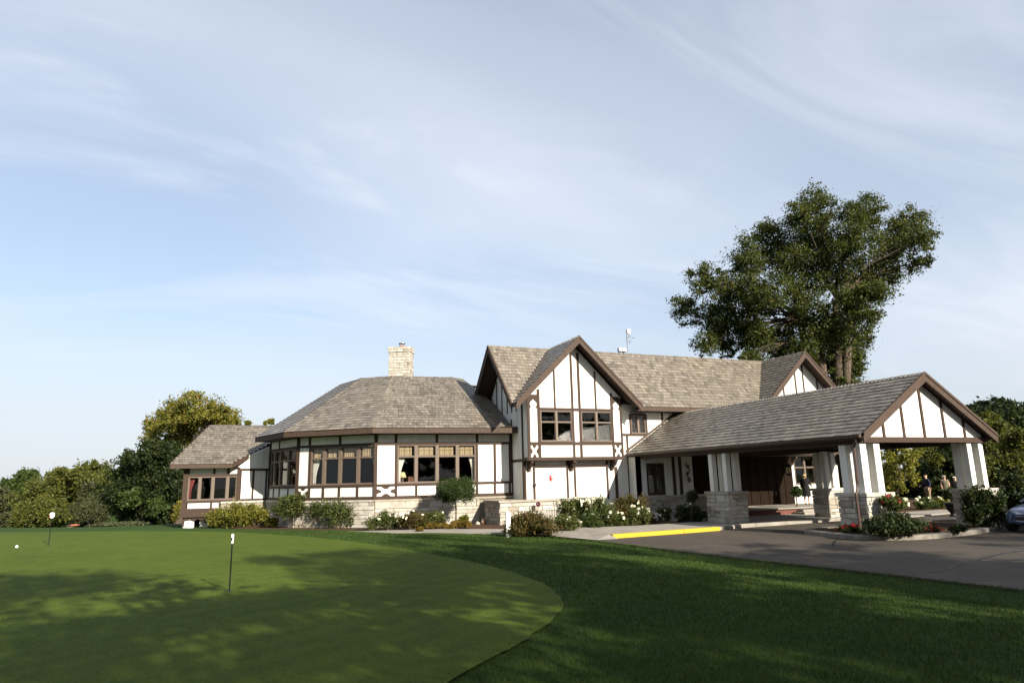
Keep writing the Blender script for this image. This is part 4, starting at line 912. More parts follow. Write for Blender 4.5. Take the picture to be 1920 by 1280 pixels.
GOLD = [(1210, 290, 80), (1130, 300, 60), (1150, 370, 60), (1380, 180, 120), (1300, 230, 90), (1560, 190, 110), (1700, 250, 90), (1640, 210, 80), (1440, 270, 120), (1350, 360, 110), (1560, 290, 80), (1250, 430, 70), (1180, 470, 60), (1420, 450, 90)]
px_tree('ash_tree', 'tall thin-crowned tree turning golden behind the far wing roof', (1330*.25, 980), 64, zb(GOLD, 0, 724, .25, 1.1), 40000, 0.23, L_gold, 902, zbase=-2.0, trunk_r=0.35, fork=0.55, clumps=26, airy=True)
DARK = [(1110, 540, 110), (1250, 540, 110), (960, 580, 80), (1010, 690, 130), (1180, 700, 130), (1300, 760, 100), (900, 800, 120), (1060, 860, 130), (1240, 880, 110), (960, 930, 90), (1150, 960, 80)]
px_tree('dark_broadleaf_tree', 'dense near-black green tree beside the far wing', (1100*.25, 990), 57, zb(DARK, 0, 724, .25, 1.1), 60000, 0.24, L_dark, 903, zbase=-1.6, trunk_r=0.3, fork=0.3, clumps=34, airy=True)
px_tree('dark_broadleaf_tree', 'low forked tree with leaning trunk next to the dark broadleaf', (1075*.25, 992), 54, zb([(1040, 900, 90), (1120, 880, 80), (980, 850, 80), (1180, 930, 70)], 0, 720, .25), 9000, 0.24, L_mid, 904, zbase=-1.5, trunk_r=0.16, fork=0.5)
OLIVE = [(640, 670, 85), (500, 700, 95), (720, 650, 80), (780, 690, 60), (590, 650, 50), (760, 740, 90), (400, 750, 110), (310, 840, 110), (560, 800, 130), (690, 830, 110), (640, 940, 100), (450, 920, 120)]
px_tree('olive_green_tree', 'broad rounded olive-green tree in the far wood', (520*.25, 985), 72, zb(OLIVE, 0, 726, .25, 1.1), 70000, 0.30, L_olive, 905, zbase=-2.0, trunk_r=0.35, fork=0.25, clumps=34, airy=True)
px_tree('grey_green_conifer', 'pointed grey-green conifer in front of the olive tree', (665*.25, 990), 66, zb([(670, 770, 40), (660, 830, 60), (690, 890, 75), (650, 950, 90), (720, 980, 90)], 0, 720, .25), 24000, 0.20, L_grey, 906, zbase=-2.0, trunk_r=0.2, fork=0.3)
px_tree('round_bush_tree', 'low rounded bush tree at the foot of the olive tree', (290*.25, 992), 62, zb([(200, 980, 80), (290, 950, 90), (390, 960, 90), (330, 1010, 80), (440, 1000, 70), (150, 1010, 60)], 0, 720, .25), 30000, 0.22, L_olive, 907, zbase=-1.8, trunk_r=0.15, fork=0.3, clumps=30, airy=True)
px_tree('far_maple', 'mid green tree rising behind the round bush at the edge of the wood', (120*.25, 985), 88, zb([(160, 720, 70), (220, 690, 50), (80, 790, 70), (120, 850, 90), (200, 840, 80), (60, 900, 80), (150, 930, 80)], 0, 720, .25), 32000, 0.34, L_mid, 908, zbase=-2.2, trunk_r=0.3, fork=0.3, clumps=30, airy=True)
px_tree('far_grey_tree', 'pale grey-green tree at the outer end of the wood', (10, 985), 84, zb([(20, 850, 70), (60, 920, 80), (-40, 880, 80), (20, 980, 70), (-90, 940, 90), (90, 1000, 60)], 0, 720, .25), 26000, 0.32, L_grey, 909, zbase=-2.2, trunk_r=0.25, fork=0.3, clumps=30, airy=True)
px_tree('far_grey_tree', 'bushy tree beyond the outer end of the wood', (-90, 985), 84, [(-60, 930, 30), (-110, 900, 40), (-100, 950, 40), (-40, 960, 25)], 9000, 0.40, L_olive, 910, zbase=-2.2, trunk_r=0.25, fork=0.3)
px_tree('small_orange_tree', 'young tree with a few orange leaves against the far wing corner', (332, 985), 52, [(334, 955, 9), (330, 968, 9), (337, 945, 7)], 1600, 0.16, L_gold, 911, zbase=-0.9, trunk_r=0.05, fork=0.4)
px_tree('tree_top', 'little tree top peeping over the far wing ridge', (500, 985), 75, [(465, 793, 7), (508, 790, 7), (497, 794, 5), (480, 812, 12), (505, 815, 14)], 2600, 0.32, L_lime, 912, zbase=-2.0, trunk_r=0.2, fork=0.75)
g = np.random.default_rng(77); wb_l = [px_blob(x, 968-abs(math.sin(x*0.021))*26-10, 22, 112+random.uniform(-6, 6)) for x in range(-120, 420, 16)]
P, _ = clump_points(wb_l, 60000, 78, 26, airy=True)
tag(link(bpy.data.objects.new('far_wood', leaf_mesh('far_wood', P, 0.5, L_dark, seed=78))), 'distant dark wood closing the view beyond the lawn', 'wood', kind='stuff')
# right hand side
px_tree('backdrop_oak', 'dark oak crown over the right end of the portico roof', (1880, 960), 62, [(1870, 772, 26), (1835, 775, 18), (1905, 785, 28), (1945, 790, 35), (1890, 815, 35), (1850, 815, 25), (1940, 850, 40), (1900, 870, 40)], 36000, 0.32, L_dark, 921, trunk_r=0.4, fork=0.4, clumps=30, airy=True)
px_tree('yellow_green_maple', 'yellow-green maple just beyond the portico gable', (1885, 965), 46, [(1850, 800, 22), (1870, 825, 28), (1848, 845, 24), (1895, 850, 28), (1870, 880, 30), (1915, 830, 24), (1920, 885, 30), (1850, 905, 26)], 32000, 0.22, L_olive, 922, trunk_r=0.22, fork=0.3, clumps=30, airy=True)
px_tree('young_linden', 'young pale yellow-green tree in the flower bed seen through the portico', (1682, 950), 39, [(1680, 850, 22), (1705, 865, 22), (1670, 880, 22), (1700, 895, 22), (1665, 915, 16), (1690, 835, 14), (1718, 845, 14), (1660, 858, 16), (1683, 912, 14)], 5200, 0.20, L_lime, 923, trunk_r=0.07, fork=0.3, clumps=16, crad=0.28)
px_tree('dark_hedge_tree', 'dark tree behind the people seen through the portico', (1750, 960), 56, [(1740, 860, 26), (1770, 850, 26), (1730, 895, 26), (1765, 895, 26), (1800, 870, 28), (1755, 925, 24), (1790, 925, 26), (1720, 930, 22), (1690, 920, 26), (1660, 900, 26), (1640, 930, 26)], 40000, 0.28, L_dark, 924, trunk_r=0.25, fork=0.3, clumps=30, airy=True)
px_tree('dark_hedge_tree', 'golden tinged tree between the linden and the dark tree', (1740, 960), 52, [(1738, 845, 14), (1752, 862, 14), (1735, 870, 14), (1720, 885, 14), (1745, 890, 12)], 4200, 0.22, L_olive, 925, trunk_r=0.12, fork=0.4)
# trees behind the photographer that dapple the lawn
def shade_tree(s, t, h, r, n, seed, label, zlow=0.32, leaf=0.24, name='lawn_tree', group='trees behind the putting green'):
    g = random.Random(seed); bl = []
    for i in range(11):
        a = g.uniform(0, 6.283); f = g.uniform(zlow, 0.93); rad = r*math.sin(math.pi*min(0.95, (f-zlow*0.6)/(1.05-zlow*0.6)))*g.uniform(0.35, 0.85)
        bl.append(((s+rad*math.cos(a), t+rad*math.sin(a), h*f), (r*g.uniform(.3, .45), r*g.uniform(.3, .45), h*g.uniform(.06, .11))))
    tree(name, label, (s, t, 0.3), bl, n, leaf, L_mid, seed, trunk_r=0.28, fork=0.35, clumps=6, crad=0.30, shell=0.6, group=group)
ST = [(-11.0, -11.0, 14.0, 5.4), (-5.0, -13.5, 16.2, 5.4), (1.0, -12.0, 15.4, 5.4), (6.5, -14.0, 17.2, 5.6), (11.5, -12.0, 16.8, 5.6), (16.0, -12.5, 17.2, 5.4), (20.0, -17.0, 15.0, 4.8), (23.5, -10.0, 8.8, 4.6), (27.5, -12.0, 13.2, 5.2), (33.5, -13.0, 13.6, 5.4)]
for i, (a, b, c, d) in enumerate(ST):
    shade_tree(a, b, c, d, 5600 if a < 9 else 8500, 940+i, 'leafy lawn tree behind the putting green casting dappled shade')

for i, (a, b, c, d) in enumerate(((-9.5, -5.0, 9.4, 5.6), (2.2, -6.0, 9.8, 5.6), (10.5, -4.5, 10.2, 5.6), (17.5, -3.5, 9.4, 5.2))):
    shade_tree(a, b, c, d, 7000, 970+i, 'broad low-branched tree overhanging the near lawn', 0.5, 0.26, 'overhanging_tree', 'trees overhanging the near lawn')
for i in range(11):
    a = -46+i*11+random.uniform(-2, 2); shade_tree(a, -34+random.uniform(-4, 4), random.uniform(14, 17), 7.2, 9000, 980+i, 'tall park tree in the back row far behind the putting green', 0.16, 0.55, 'park_tree', 'park trees far behind the putting green')
# ------------------------------------------------------------------ planting along the clubhouse
bush('spirea_shrub', 'wide golden-green spirea shrub below the far wing windows', 437, 989, 124, 54, 5600, 0.11, L_lime, z=0.02)
bush('hosta', 'small bright lime plant beside the spirea', 507, 989, 30, 24, 500, 0.14, L_lime, z=0.03, stems=False, lumps=2)
bush('rose_shrub', 'loose pale green shrub before the curved dining room wall', 618, 991, 120, 68, 4200, 0.10, L_shrub)
bush('rose_shrub', 'low rose bush with white flowers under the dining window corner', 718, 994, 78, 36, 2600, 0.09, L_shrub, flowers=(P_white, 16))
bush('rose_shrub', 'bronze-tinted rose bush between white roses and the standard tree', 772, 993, 70, 40, 2600, 0.09, L_rust, flowers=(P_white, 5))
bush('rose_shrub', 'green rose bush left of the standard tree trunk', 812, 991, 52, 40, 1800, 0.09, L_shrub, flowers=(P_white, 3))
for i, (x, y, w, h) in enumerate(((786, 997, 20, 11), (810, 993, 34, 15), (829, 991, 22, 13), (846, 992, 24, 13), (855, 988, 26, 16), (873, 990, 28, 17))):
    bush('golden_mound', 'low clipped golden-orange mound plant along the dining room bed', x, y, w, h, 900, 0.06, L_mound, group='golden mounds in the bed', stems=False, lumps=3, cat='plant')
bush('hosta', 'bright lime leafy plant behind the golden mounds', 869, 983, 24, 20, 400, 0.12, L_lime, stems=False, lumps=2, cat='plant')
bush('cotoneaster', 'big spreading bronze-green shrub beside the white post', 990, 1007, 118, 50, 6800, 0.085, L_rust, z=0.02, lumps=6)
bush('rose_shrub', 'tall airy rose bush with white flowers beside the wire panel', 1078, 988, 76, 71, 3200, 0.085, L_shrub, flowers=(P_white, 26))
bush('rose_shrub', 'tall rose bush with white flowers in front of the blank door panel', 1128, 988, 70, 66, 2900, 0.085, L_shrub, flowers=(P_white, 14))
bush('smoke_bush', 'tall dark bronze shrub at the portico wall corner', 1190, 984, 80, 70, 4200, 0.085, L_rust)
bush('rose_shrub', 'low rose bush with cream flowers at the gravel edge', 1062, 997, 60, 34, 2200, 0.08, L_shrub, flowers=(P_white, 9))
bush('rose_shrub', 'low rose bush behind the concrete bench end', 1110, 993, 48, 36, 2000, 0.08, L_mid, flowers=(P_white, 4))
bush('rose_shrub', 'rose bush with two large cream flowers between the boulders', 1158, 991, 54, 36, 2000, 0.08, L_shrub, flowers=(P_white, 8))
bush('rose_shrub', 'rose bush covered in white flowers near the lilac mound', 1203, 987, 50, 48, 2400, 0.08, L_shrub, flowers=(P_white, 24))
bush('aster_mound', 'mound of pale lilac flowers at the end of the rose bed', 1230, 981, 36, 20, 900, 0.06, L_grey, flowers=(P_lil, 60), fsize=0.06, lumps=3, cat='plant')
bush('rose_shrub', 'small green rose bush against the entrance plinth', 1246, 976, 34, 32, 1400, 0.08, L_mid, flowers=(P_white, 2))
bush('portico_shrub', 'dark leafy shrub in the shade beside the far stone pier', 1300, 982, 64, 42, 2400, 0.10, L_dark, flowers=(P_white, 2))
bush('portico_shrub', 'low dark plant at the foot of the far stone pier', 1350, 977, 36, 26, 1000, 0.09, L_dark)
bush('island_shrub', 'wide near-black clipped shrub on the kerbed island', 1688, 1006, 122, 50, 9000, 0.09, L_dark, z=0.115, lumps=6, deep=0.35)
bush('island_flowers', 'low red-flowering plants at the foot of the near stone pier', 1606, 1000, 56, 20, 1000, 0.07, L_dark, z=0.115, flowers=(P_red, 30), fsize=0.06, stems=False)
bush('island_flowers', 'low red-flowering plants beyond the clipped island shrub', 1752, 1000, 46, 18, 900, 0.07, L_dark, z=0.115, flowers=(P_red, 26), fsize=0.06, stems=False)
bush('island_flowers', 'small dark tuft on the island near the far pier', 1808, 1000, 40, 16, 700, 0.08, L_dark, z=0.115, stems=False, lumps=3)
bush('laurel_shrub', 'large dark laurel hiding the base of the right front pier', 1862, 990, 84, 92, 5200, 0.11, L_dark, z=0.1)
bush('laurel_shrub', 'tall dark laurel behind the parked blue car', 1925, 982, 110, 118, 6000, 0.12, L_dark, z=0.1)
bush('hedge_rose', 'rose hedge with white flowers seen through the portico', 1690, 958, 74, 34, 3000, 0.11, L_mid, z=0.03, flowers=(P_white, 22), fsize=0.12)
bush('hedge_rose', 'low rose bushes in front of the man in the jacket', 1745, 955, 56, 26, 2000, 0.11, L_mid, z=0.03, flowers=(P_white, 12), fsize=0.12)
bush('hedge_rose', 'sunlit rose bush in front of the woman in the patterned dress', 1783, 953, 40, 22, 1400, 0.11, L_lime, z=0.03, flowers=(P_white, 8), fsize=0.12)
bush('lavender_row', 'low grey lavender row at the far edge of the lawn', 207, 988, 110, 9, 2600, 0.16, L_grey, z=-0.3, stems=False, lumps=8, cat='plant')
# standard trees (clipped ball on a stem)
def standard(name, label, px, py, cpx, cpy, rx, ry, n, leaf, mat, seed, z=0.035, tr=0.035):
    p = on_z(px, py, z); dep = (p-EYE).dot(CF); k = dep/FPX; c = at_depth(cpx, cpy, dep)
    g = random.Random(seed); bl = [((c.x, c.y, c.z), (rx*k*.8, rx*k*.8, ry*k*.85))]
    for i in range(7):
        a = g.uniform(0, 6.283); e = g.uniform(-.7, .9)
        bl.append(((c.x+rx*k*.52*math.cos(a)*math.cos(e), c.y+rx*k*.52*math.sin(a)*math.cos(e), c.z+ry*k*.5*math.sin(e)), (rx*k*.45, rx*k*.45, ry*k*.5)))
    return tree(name, label, tuple(p), bl, n, leaf, mat, seed, trunk_r=tr, fork=0.8, cat='topiary tree')
standard('standard_tree', 'clipped round-headed tree on a thin stem before the dining window', 856, 986, 855, 920, 45, 31, 30000, 0.062, L_top, 961)
standard('standard_tree', 'small bushy-headed tree beside the golden spirea', 541, 989, 547, 947, 46, 27, 9500, 0.10, L_shrub, 962)
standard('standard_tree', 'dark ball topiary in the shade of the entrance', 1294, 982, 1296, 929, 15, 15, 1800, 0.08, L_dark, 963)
standard('standard_tree', 'ball topiary beside the woman in black', 1493, 950, 1493, 922, 13, 14, 1800, 0.09, L_top, 964, z=0.42)

# ------------------------------------------------------------------ lawn grass blades
def in_green(x, y):
    poly = np.array(GREEN); inside = np.zeros(len(x), bool); j = len(poly)-1
    for i in range(len(poly)):
        xi, yi, xj, yj = *poly[i], *poly[j]
        c = ((yi > y) != (yj > y)) & (x < (xj-xi)*(y-yi)/(yj-yi+1e-12)+xi); inside ^= c; j = i
    return inside
def blades(name, label, N_, seed, rmin, rmax, a0, a1, hmin, hmax, mat, green):
    g = np.random.default_rng(seed)
    r = rmin*(rmax/rmin)**(g.random(N_)**0.8); a = g.uniform(R(a0), R(a1), N_); x = r*np.sin(a); y = r*np.cos(a)     # densest close to the camera
    ex = np.interp(y, [-8, 3, 7, 10, 15, 20, 23.4, 26.8, 29], [13.2, 12.6, 12.5, 12.2, 11.5, 11.2, 10.4, 8.6, 6])
    ins = in_green(x+g.normal(size=N_)*0.16, y+g.normal(size=N_)*0.16)
    k = (ins if green else ~ins) & (x < ex+0.03) & (y > 1); x, y, r = x[k], y[k], r[k]
    z = np.array([hgt(p, q) for p, q in zip(np.round(x, 1), np.round(y, 1))]); z = np.maximum(z, 0.0)+(0.014 if green else 0)
    n = len(x); h = g.uniform(hmin, hmax, n); w = np.maximum(0.0022, 0.00042*r); an = g.uniform(0, 6.283, n); le = g.normal(size=(n, 2))*(0.9 if green else 0.35)*h[:, None]
    c = np.stack([x, y, z], 1); d = np.stack([np.cos(an)*w, np.sin(an)*w, np.zeros(n)], 1)
    V = np.stack([c-d, c+d, c+np.stack([le[:, 0], le[:, 1], h], 1)], 1).reshape(-1, 3)
    tag(link(bpy.data.objects.new(name, fast_mesh(name, V, np.arange(3*n).reshape(-1, 3), mat))), label, 'grass', kind='stuff')
blades('lawn_blades', 'short green lawn grass blades round the putting green', 430000, 5, 3.2, 26, -22, 66, 0.018, 0.045, L_blade, False)
blades('green_blades', 'closely mown turf of the putting green', 420000, 6, 3.2, 26, -24, 42, 0.006, 0.013, L_turf, True)

# ------------------------------------------------------------------ putting green furniture
def pin(label, px, py, htop, style):
    b = on_z(px, py, 0.4); z = hgt(b.x, b.y)+0.018; b = on_z(px, py, z); dep = (b-EYE).dot(CF); h = htop*dep/FPX
    root = thing('putting_flag', label, 'golf flag', (b.x, b.y, z), 'flags on the practice green')
    m = MB(); m.tube([(b.x, b.y, z-0.1), (b.x, b.y, z+h)], 0.011, 8); m.build('pole', M_black, root)
    m = MB(); m.lathe([(0.0005, 0.002), (0.055, 0.0022), (0.055, 0.004)], (b.x, b.y, z), 18); m.build('cup', M_black, root)
    right = Vector((CR.x, CR.y, 0)).normalized(); fw = Vector((-right.y, right.x, 0))
    if style == 'tab':
        m = MB(); c = Vector((b.x, b.y, z+h-0.075)); m.lathe([(0.012, -0.075), (0.019, -0.065), (0.021, 0.0), (0.019, 0.065), (0.010, 0.075)], c, 12); m.build('number_tube', M_white, root, smooth=True)
        m = MB(); m.prism([c+right*a-fw*0.023+Vector((0, 0, q)) for a, q in ((-.008, -.03), (.012, -.03), (.012, .02), (-.008, .02))], -fw*0.004); m.build('number_mark', M_black, root)
    else:
        m = MB(); c = Vector((b.x, b.y, z+h-0.09)); m.prism([c+right*(0.075*math.cos(a)+0.005)+Vector((0, 0, 0.085*math.sin(a)*(1.15 if math.sin(a) < 0 else 0.9)))-fw*0.012 for a in [k*math.pi/8 for k in range(16)]], fw*0.024); m.build('paddle', M_white, root)
        m = MB(); m.prism([c+right*(-0.05+0.018*math.cos(a))+Vector((0, 0, -0.02+0.03*math.sin(a)))-fw*0.013 for a in [k*math.pi/5 for k in range(10)]], -fw*0.004); m.build('number_mark', M_red, root)
pin('practice pin with slim white number tube on the shaded part of the putting green', 430, 1107, 103, 'tab')
pin('practice pin with round white paddle near the ball on the putting green', 91, 1022, 61, 'paddle')
b = on_z(31, 1027, 0.4); b = on_z(31, 1027, hgt(b.x, b.y)+0.018)
bm = bmesh.new(); bmesh.ops.create_icosphere(bm, subdivisions=3, radius=0.04)
for v in bm.verts: v.co *= 1-0.02*(math.sin(v.co.x*300)*math.sin(v.co.y*300)*math.sin(v.co.z*300) > 0.2)
me = bpy.data.meshes.new('golf_ball'); bm.to_mesh(me); bm.free(); me.materials.append(M_white)
tag(link(bpy.data.objects.new('golf_ball', me), None, Matrix.Translation((b.x, b.y, b.z+0.038))), 'white golf ball lying on the putting green near the round paddle pin', 'golf ball')

# ------------------------------------------------------------------ small garden things
p = on_z(953, 1006, 0.03); dep = (p-EYE).dot(CF); h = 45*dep/FPX
root = thing('white_post', 'slim white wooden marker post beside the bronze shrub', 'post', tuple(p))
m = MB(); m.box(p.x-0.075, p.x+0.075, p.y-0.05, p.y+0.05, -0.1, p.z+h-0.03); m.build('post_shaft', M_white, root)
m = MB(); m.hexa([(p.x-.08, p.y-.055, p.z+h-.03), (p.x+.08, p.y-.055, p.z+h-.03), (p.x+.08, p.y+.055, p.z+h-.03), (p.x-.08, p.y+.055, p.z+h-.03), (p.x-.05, p.y-.02, p.z+h+.02), (p.x+.05, p.y-.02, p.z+h+.02), (p.x+.05, p.y+.02, p.z+h+.02), (p.x-.05, p.y+.02, p.z+h+.02)]); m.build('post_cap', M_white, root)
def rock(label, px, py, w, h, mat, seed, z=0.035):
    p = on_z(px, py, z); k = (p-EYE).dot(CF)/FPX; bm = bmesh.new(); bmesh.ops.create_icosphere(bm, subdivisions=3, radius=1.0); r_ = random.Random(seed)
    ph = [r_.uniform(0, 6) for _ in range(6)]
    for v in bm.verts:
        c = v.co.copy(); f = 1+0.16*math.sin(2.3*c.x+ph[0])+0.14*math.sin(2.9*c.y+ph[1])+0.12*math.sin(3.3*c.z+ph[2])+0.05*math.sin(7*c.x+5*c.z+ph[3])
        v.co = Vector((c.x*w*k/2*f, c.y*w*k/2*f, max(-0.1, c.z*h*k*0.6*f+h*k*0.35)))
    me = bpy.data.meshes.new('boulder'); bm.to_mesh(me); bm.free(); me.materials.append(mat); me.polygons.foreach_set('use_smooth', [True]*len(me.polygons))
    tag(link(bpy.data.objects.new('boulder', me), None, Matrix.Translation(p)), label, 'rock')
rock('small pale rock left of the brown rock by the planter wall corner', 895, 983, 9, 6, M_stone, 3)
rock('small brown pointed rock by the planter wall corner', 907, 982, 10, 11, simple('brown_rock', (0.34, 0.22, 0.15), 0.9, 0.25, 12), 4)
rock('flat pale boulder among the rose bushes', 1140, 984, 30, 12, M_concrete, 5)
rock('grey boulder beside the white-flowered rose bush', 1184, 980, 26, 12, M_concrete, 6)
rock('low red-brown stone at the far lawn edge', 139, 986, 18, 4, M_terra, 8, z=-0.25)
# pale pebbles at the bed edge
g = np.random.default_rng(3); pts = [on_z(x, y, 0.035) for x, y in zip(g.uniform(1055, 1150, 260), g.uniform(988, 996, 260))]
m = MB()
for q in pts:
    r_ = random.uniform(0.018, 0.045); m.add([q+Vector((r_, 0, 0)), q+Vector((0, r_, 0)), q+Vector((-r_, 0, 0)), q+Vector((0, -r_, 0)), q+Vector((0, 0, r_*.8))], [(0, 1, 4), (1, 2, 4), (2, 3, 4), (3, 0, 4)])
tag(m.build('gravel', M_gravel), 'scatter of pale pebbles along the rose bed edge', 'gravel', kind='stuff')
# wire plant support
root = thing('plant_support', 'wire plant support panel leaning at the planter wall beside the roses', 'trellis', tuple(on_t(1042, 976, 28.6)))
m = MB(); a0, a1 = on_t(1026, 976, 28.6), on_t(1058, 976, 28.6); zt1, zt2 = on_t(1030, 952, 28.6).z, on_t(1045, 948, 28.6).z
for k in range(8):
    q = a0.lerp(a1, k/7); m.tube([(q.x, q.y, 0.0), (q.x, q.y, zt1 if k < 3 else zt2)], 0.009, 5)
m.tube([(a0.x, a0.y, zt1), (a0.lerp(a1, 2/7).x, a0.y, zt1)], 0.009, 5); m.tube([(a0.lerp(a1, 2/7).x, a0.y, zt2), (a1.x, a1.y, zt2)], 0.009, 5); m.tube([(a0.x, a0.y, 0.3), (a1.x, a1.y, 0.3)], 0.007, 5); m.build('wire_grid', M_black, root)
# tall purple flower head
q = on_t(1009, 945, 28.7); root = thing('allium', 'single purple globe flower on a tall thin stem before the planter wall', 'flower', (q.x, q.y, 0.03))
m = MB(); m.tube(bend((q.x+.05, q.y, 0.0), q, 4, 0.02, 3), 0.007, 5); m.build('flower_stem', simple('stem_green', (0.08, 0.11, 0.03)), root)
gp = np.random.default_rng(4).normal(size=(260, 3)); gp = gp/np.linalg.norm(gp, axis=1, keepdims=True)*0.085+np.array(q)
link(bpy.data.objects.new('flower_head', leaf_mesh('flower_head', gp, 0.06, _leaf('purple_petal', [(0, (0.16, 0.02, 0.06)), (1, (0.32, 0.07, 0.13))]), seed=4, aspect=0.8)), root)

# ------------------------------------------------------------------ fittings on the clubhouse
def on_wall(W, x, z, o): return W.P(x, z, o)
root = thing('fire_alarm', 'red fire alarm bell box on the white panel under the bay', 'alarm', tuple(WM_.P(1.42, 1.95, 0.05)))
m = MB(); WM_.hexa(m, 1.33, 1.51, 1.95, 2.19, 0, 0.07); m.build('alarm_box', M_red, root)
m = MB(); WM_.hexa(m, 1.40, 1.49, 2.08, 2.15, 0.07, 0.08); m.build('alarm_lens', M_white, root); m = MB(); WM_.hexa(m, 1.40, 1.50, 1.96, 2.0, 0.07, 0.09); m.build('alarm_horn', M_white, root)
root = thing('wall_light', 'small dark wall light on the post left of the fire alarm', 'wall light', tuple(WM_.P(0.5, 1.7, 0.05)))
m = MB(); WM_.hexa(m, 0.44, 0.56, 1.70, 1.84, 0.036, 0.11); m.build('lamp_housing', M_black, root); m = MB(); WM_.hexa(m, 0.56, 0.60, 1.74, 1.80, 0.05, 0.10); m.build('lamp_lens', M_white, root)
# iron scroll on entrance wall
x, z1 = WE.at(1288, 867); z0 = WE.at(1288, 904)[1]
root = thing('iron_scroll', 'black wrought iron scroll ornament on the shaded entrance wall', 'wall ornament', tuple(WE.P(x, z0, 0.05)))
m = MB(); m.tube([WE.P(x+0.11*math.sin(k*0.55), z0+(z1-z0)*k/22, 0.05) for k in range(23)], 0.022, 6)
for zz, sg in ((z0+.12, 1), (z0+.42, -1), (z1-.2, 1)): m.tube([WE.P(x+sg*(0.02+(0.10-a*.009)*math.cos(a)), zz+(0.10-a*.009)*math.sin(a), 0.05) for a in [k*.5 for k in range(20)]], 0.014, 5)
m.build('scroll_bar', M_black, root)
# hanging lantern
q = on_s(1478, 880, 23.6); root = thing('hanging_lantern', 'dark iron lantern hanging under the portico ceiling', 'lantern', (q.x, q.y, 2.92))
m = MB(); m.tube([(q.x, q.y, q.z+.25), (q.x, q.y, 3.13)], 0.012, 6); m.build('chain', M_black, root)
m = MB()
for a in range(4):
    cx, cy = q.x+0.12*math.cos(a*math.pi/2+.785), q.y+0.12*math.sin(a*math.pi/2+.785); m.tube([(cx, cy, q.z-.2), (cx, cy, q.z+.12)], 0.014, 5)
m.lathe([(0.19, 0.12), (0.16, 0.16), (0.06, 0.25), (0.01, 0.26)], q, 12); m.lathe([(0.03, -0.30), (0.10, -0.24), (0.14, -0.2), (0.14, -0.17)], q, 12); m.build('cage', M_black, root)
m = MB(); m.lathe([(0.085, -0.17), (0.085, 0.11)], q, 12); m.build('lantern_glass', M_lampshade, root)
# roof aerial and flood lights
q = at_depth(1181, 661, 1); q = on_z(1181, 662, RZ); q = Vector((q.x, RT, RZ-0.05)); k = ((q-EYE).dot(CF))/FPX
root = thing('roof_aerial', 'thin roof mast with white antenna box and mesh dish on the main ridge', 'antenna', tuple(q))
m = MB(); m.tube([q, q+Vector((0, 0, 49*k))], 0.022, 6); m.build('mast', M_grey, root)
m = MB(); m.box(q.x+.03, q.x+.20, q.y-.1, q.y+.1, q.z+40*k, q.z+49*k); m.build('antenna_box', M_white, root)
m = MB(); dc = q+Vector((0.05, -0.06, 32*k)); n_ = 14
ax = Vector((0.93, -0.36, 0)).normalized(); sx = Vector((-ax.y, ax.x, 0))
for i in range(-4, 5):
    for j in (0, 1):
        pts_ = []
        for e in range(-5, 6):
            u_, v_ = (i/4*.26, e/5*.30) if j == 0 else (e/5*.26, i/4*.30)
            if (u_/.28)**2+(v_/.31)**2 < 1.25: pts_.append(dc+sx*u_+Vector((0, 0, v_))+ax*(1.1*(u_*u_+v_*v_)))
        if len(pts_) > 1: m.tube(pts_, 0.006, 4)
m.tube([dc, dc+ax*0.3], 0.01, 5); m.tube([dc+ax*.28, dc+ax*.34], 0.03, 6); m.build('dish_grid', M_grey, root)
q0 = on_z(1162, 664, RZ); q0 = Vector((q0.x, RT, RZ+0.02)); root = thing('flood_light', 'pair of small flood lights on the main roof ridge', 'flood light', tuple(q0))
for sgn, mm in ((-1, M_grey), (1, M_white)):
    c = q0+Vector((sgn*.13, -.02, 0.2)); m = MB(); m.hexa([c+Vector(v) for v in ((-.11, -.1, -.1), (.11, -.1, -.1), (.11, .1, -.08), (-.11, .1, -.08), (-.09, -.08, .1), (.09, -.08, .1), (.09, .08, .1), (-.09, .08, .1))]); lh = m.build('lamp_head', mm, root)
    m = MB(); m.box(c.x-.09, c.x+.09, c.y-.11, c.y+.08, c.z-.14, c.z-.1); m.build('lens', M_black, lh); m = MB(); m.tube([(c.x, c.y+.02, q0.z-.05), (c.x, c.y+.02, c.z-.13)], 0.02, 6); m.build('stand', M_grey, root)

# ------------------------------------------------------------------ things behind the dining windows
def curtain(label, W, pxa, pxb, za, zb, side, mat=None, name='curtain', group=None):
    """gathered cloth tied back towards one side"""
    xa, xb = W.X(pxa), W.X(pxb); n = 18; rows = 12; v = []; f = []
    for j in range(rows+1):
        t = j/rows; z = zb+(za-zb)*t; wd = (1-0.62*math.sin(min(1, t*1.25)*math.pi/2))
        for i in range(n+1):
            u_ = i/n; x = xa+(xb-xa)*u_*wd if side < 0 else xb-(xb-xa)*u_*wd
            v.append(W.P(x, z, -0.22+0.03*math.sin(u_*6.283*5+t)))
    for j in range(rows):
        for i in range(n): a = j*(n+1)+i; f.append((a, a+1, a+n+2, a+n+1))
    m = MB(); m.add(v, f); o = m.build(name, mat or M_curtain, None, True); so = o.modifiers.new('solid', 'SOLIDIFY'); so.thickness = 0.006
    return tag(o, label, 'curtain', group)
curtain('cream tied-back curtain beside the table lamp in the dining window', WC, 746, 762, 2.0, 3.22, -1)
curtain('cream tied-back curtain at the right end of the wide dining window', WC, 880, 891, 2.0, 3.22, 1)
curtain('cream tied-back curtain at the left end of the angled dining window', WB, 583, 597, 2.0, 3.22, -1)
curtain('cream tied-back curtain at the right end of the angled dining window', WB, 692, 703, 2.3, 3.22, 1)
curtain('red curtain hanging in the far wing window', WW, 357, 368, 1.42, 2.45, -1, M_redcloth)
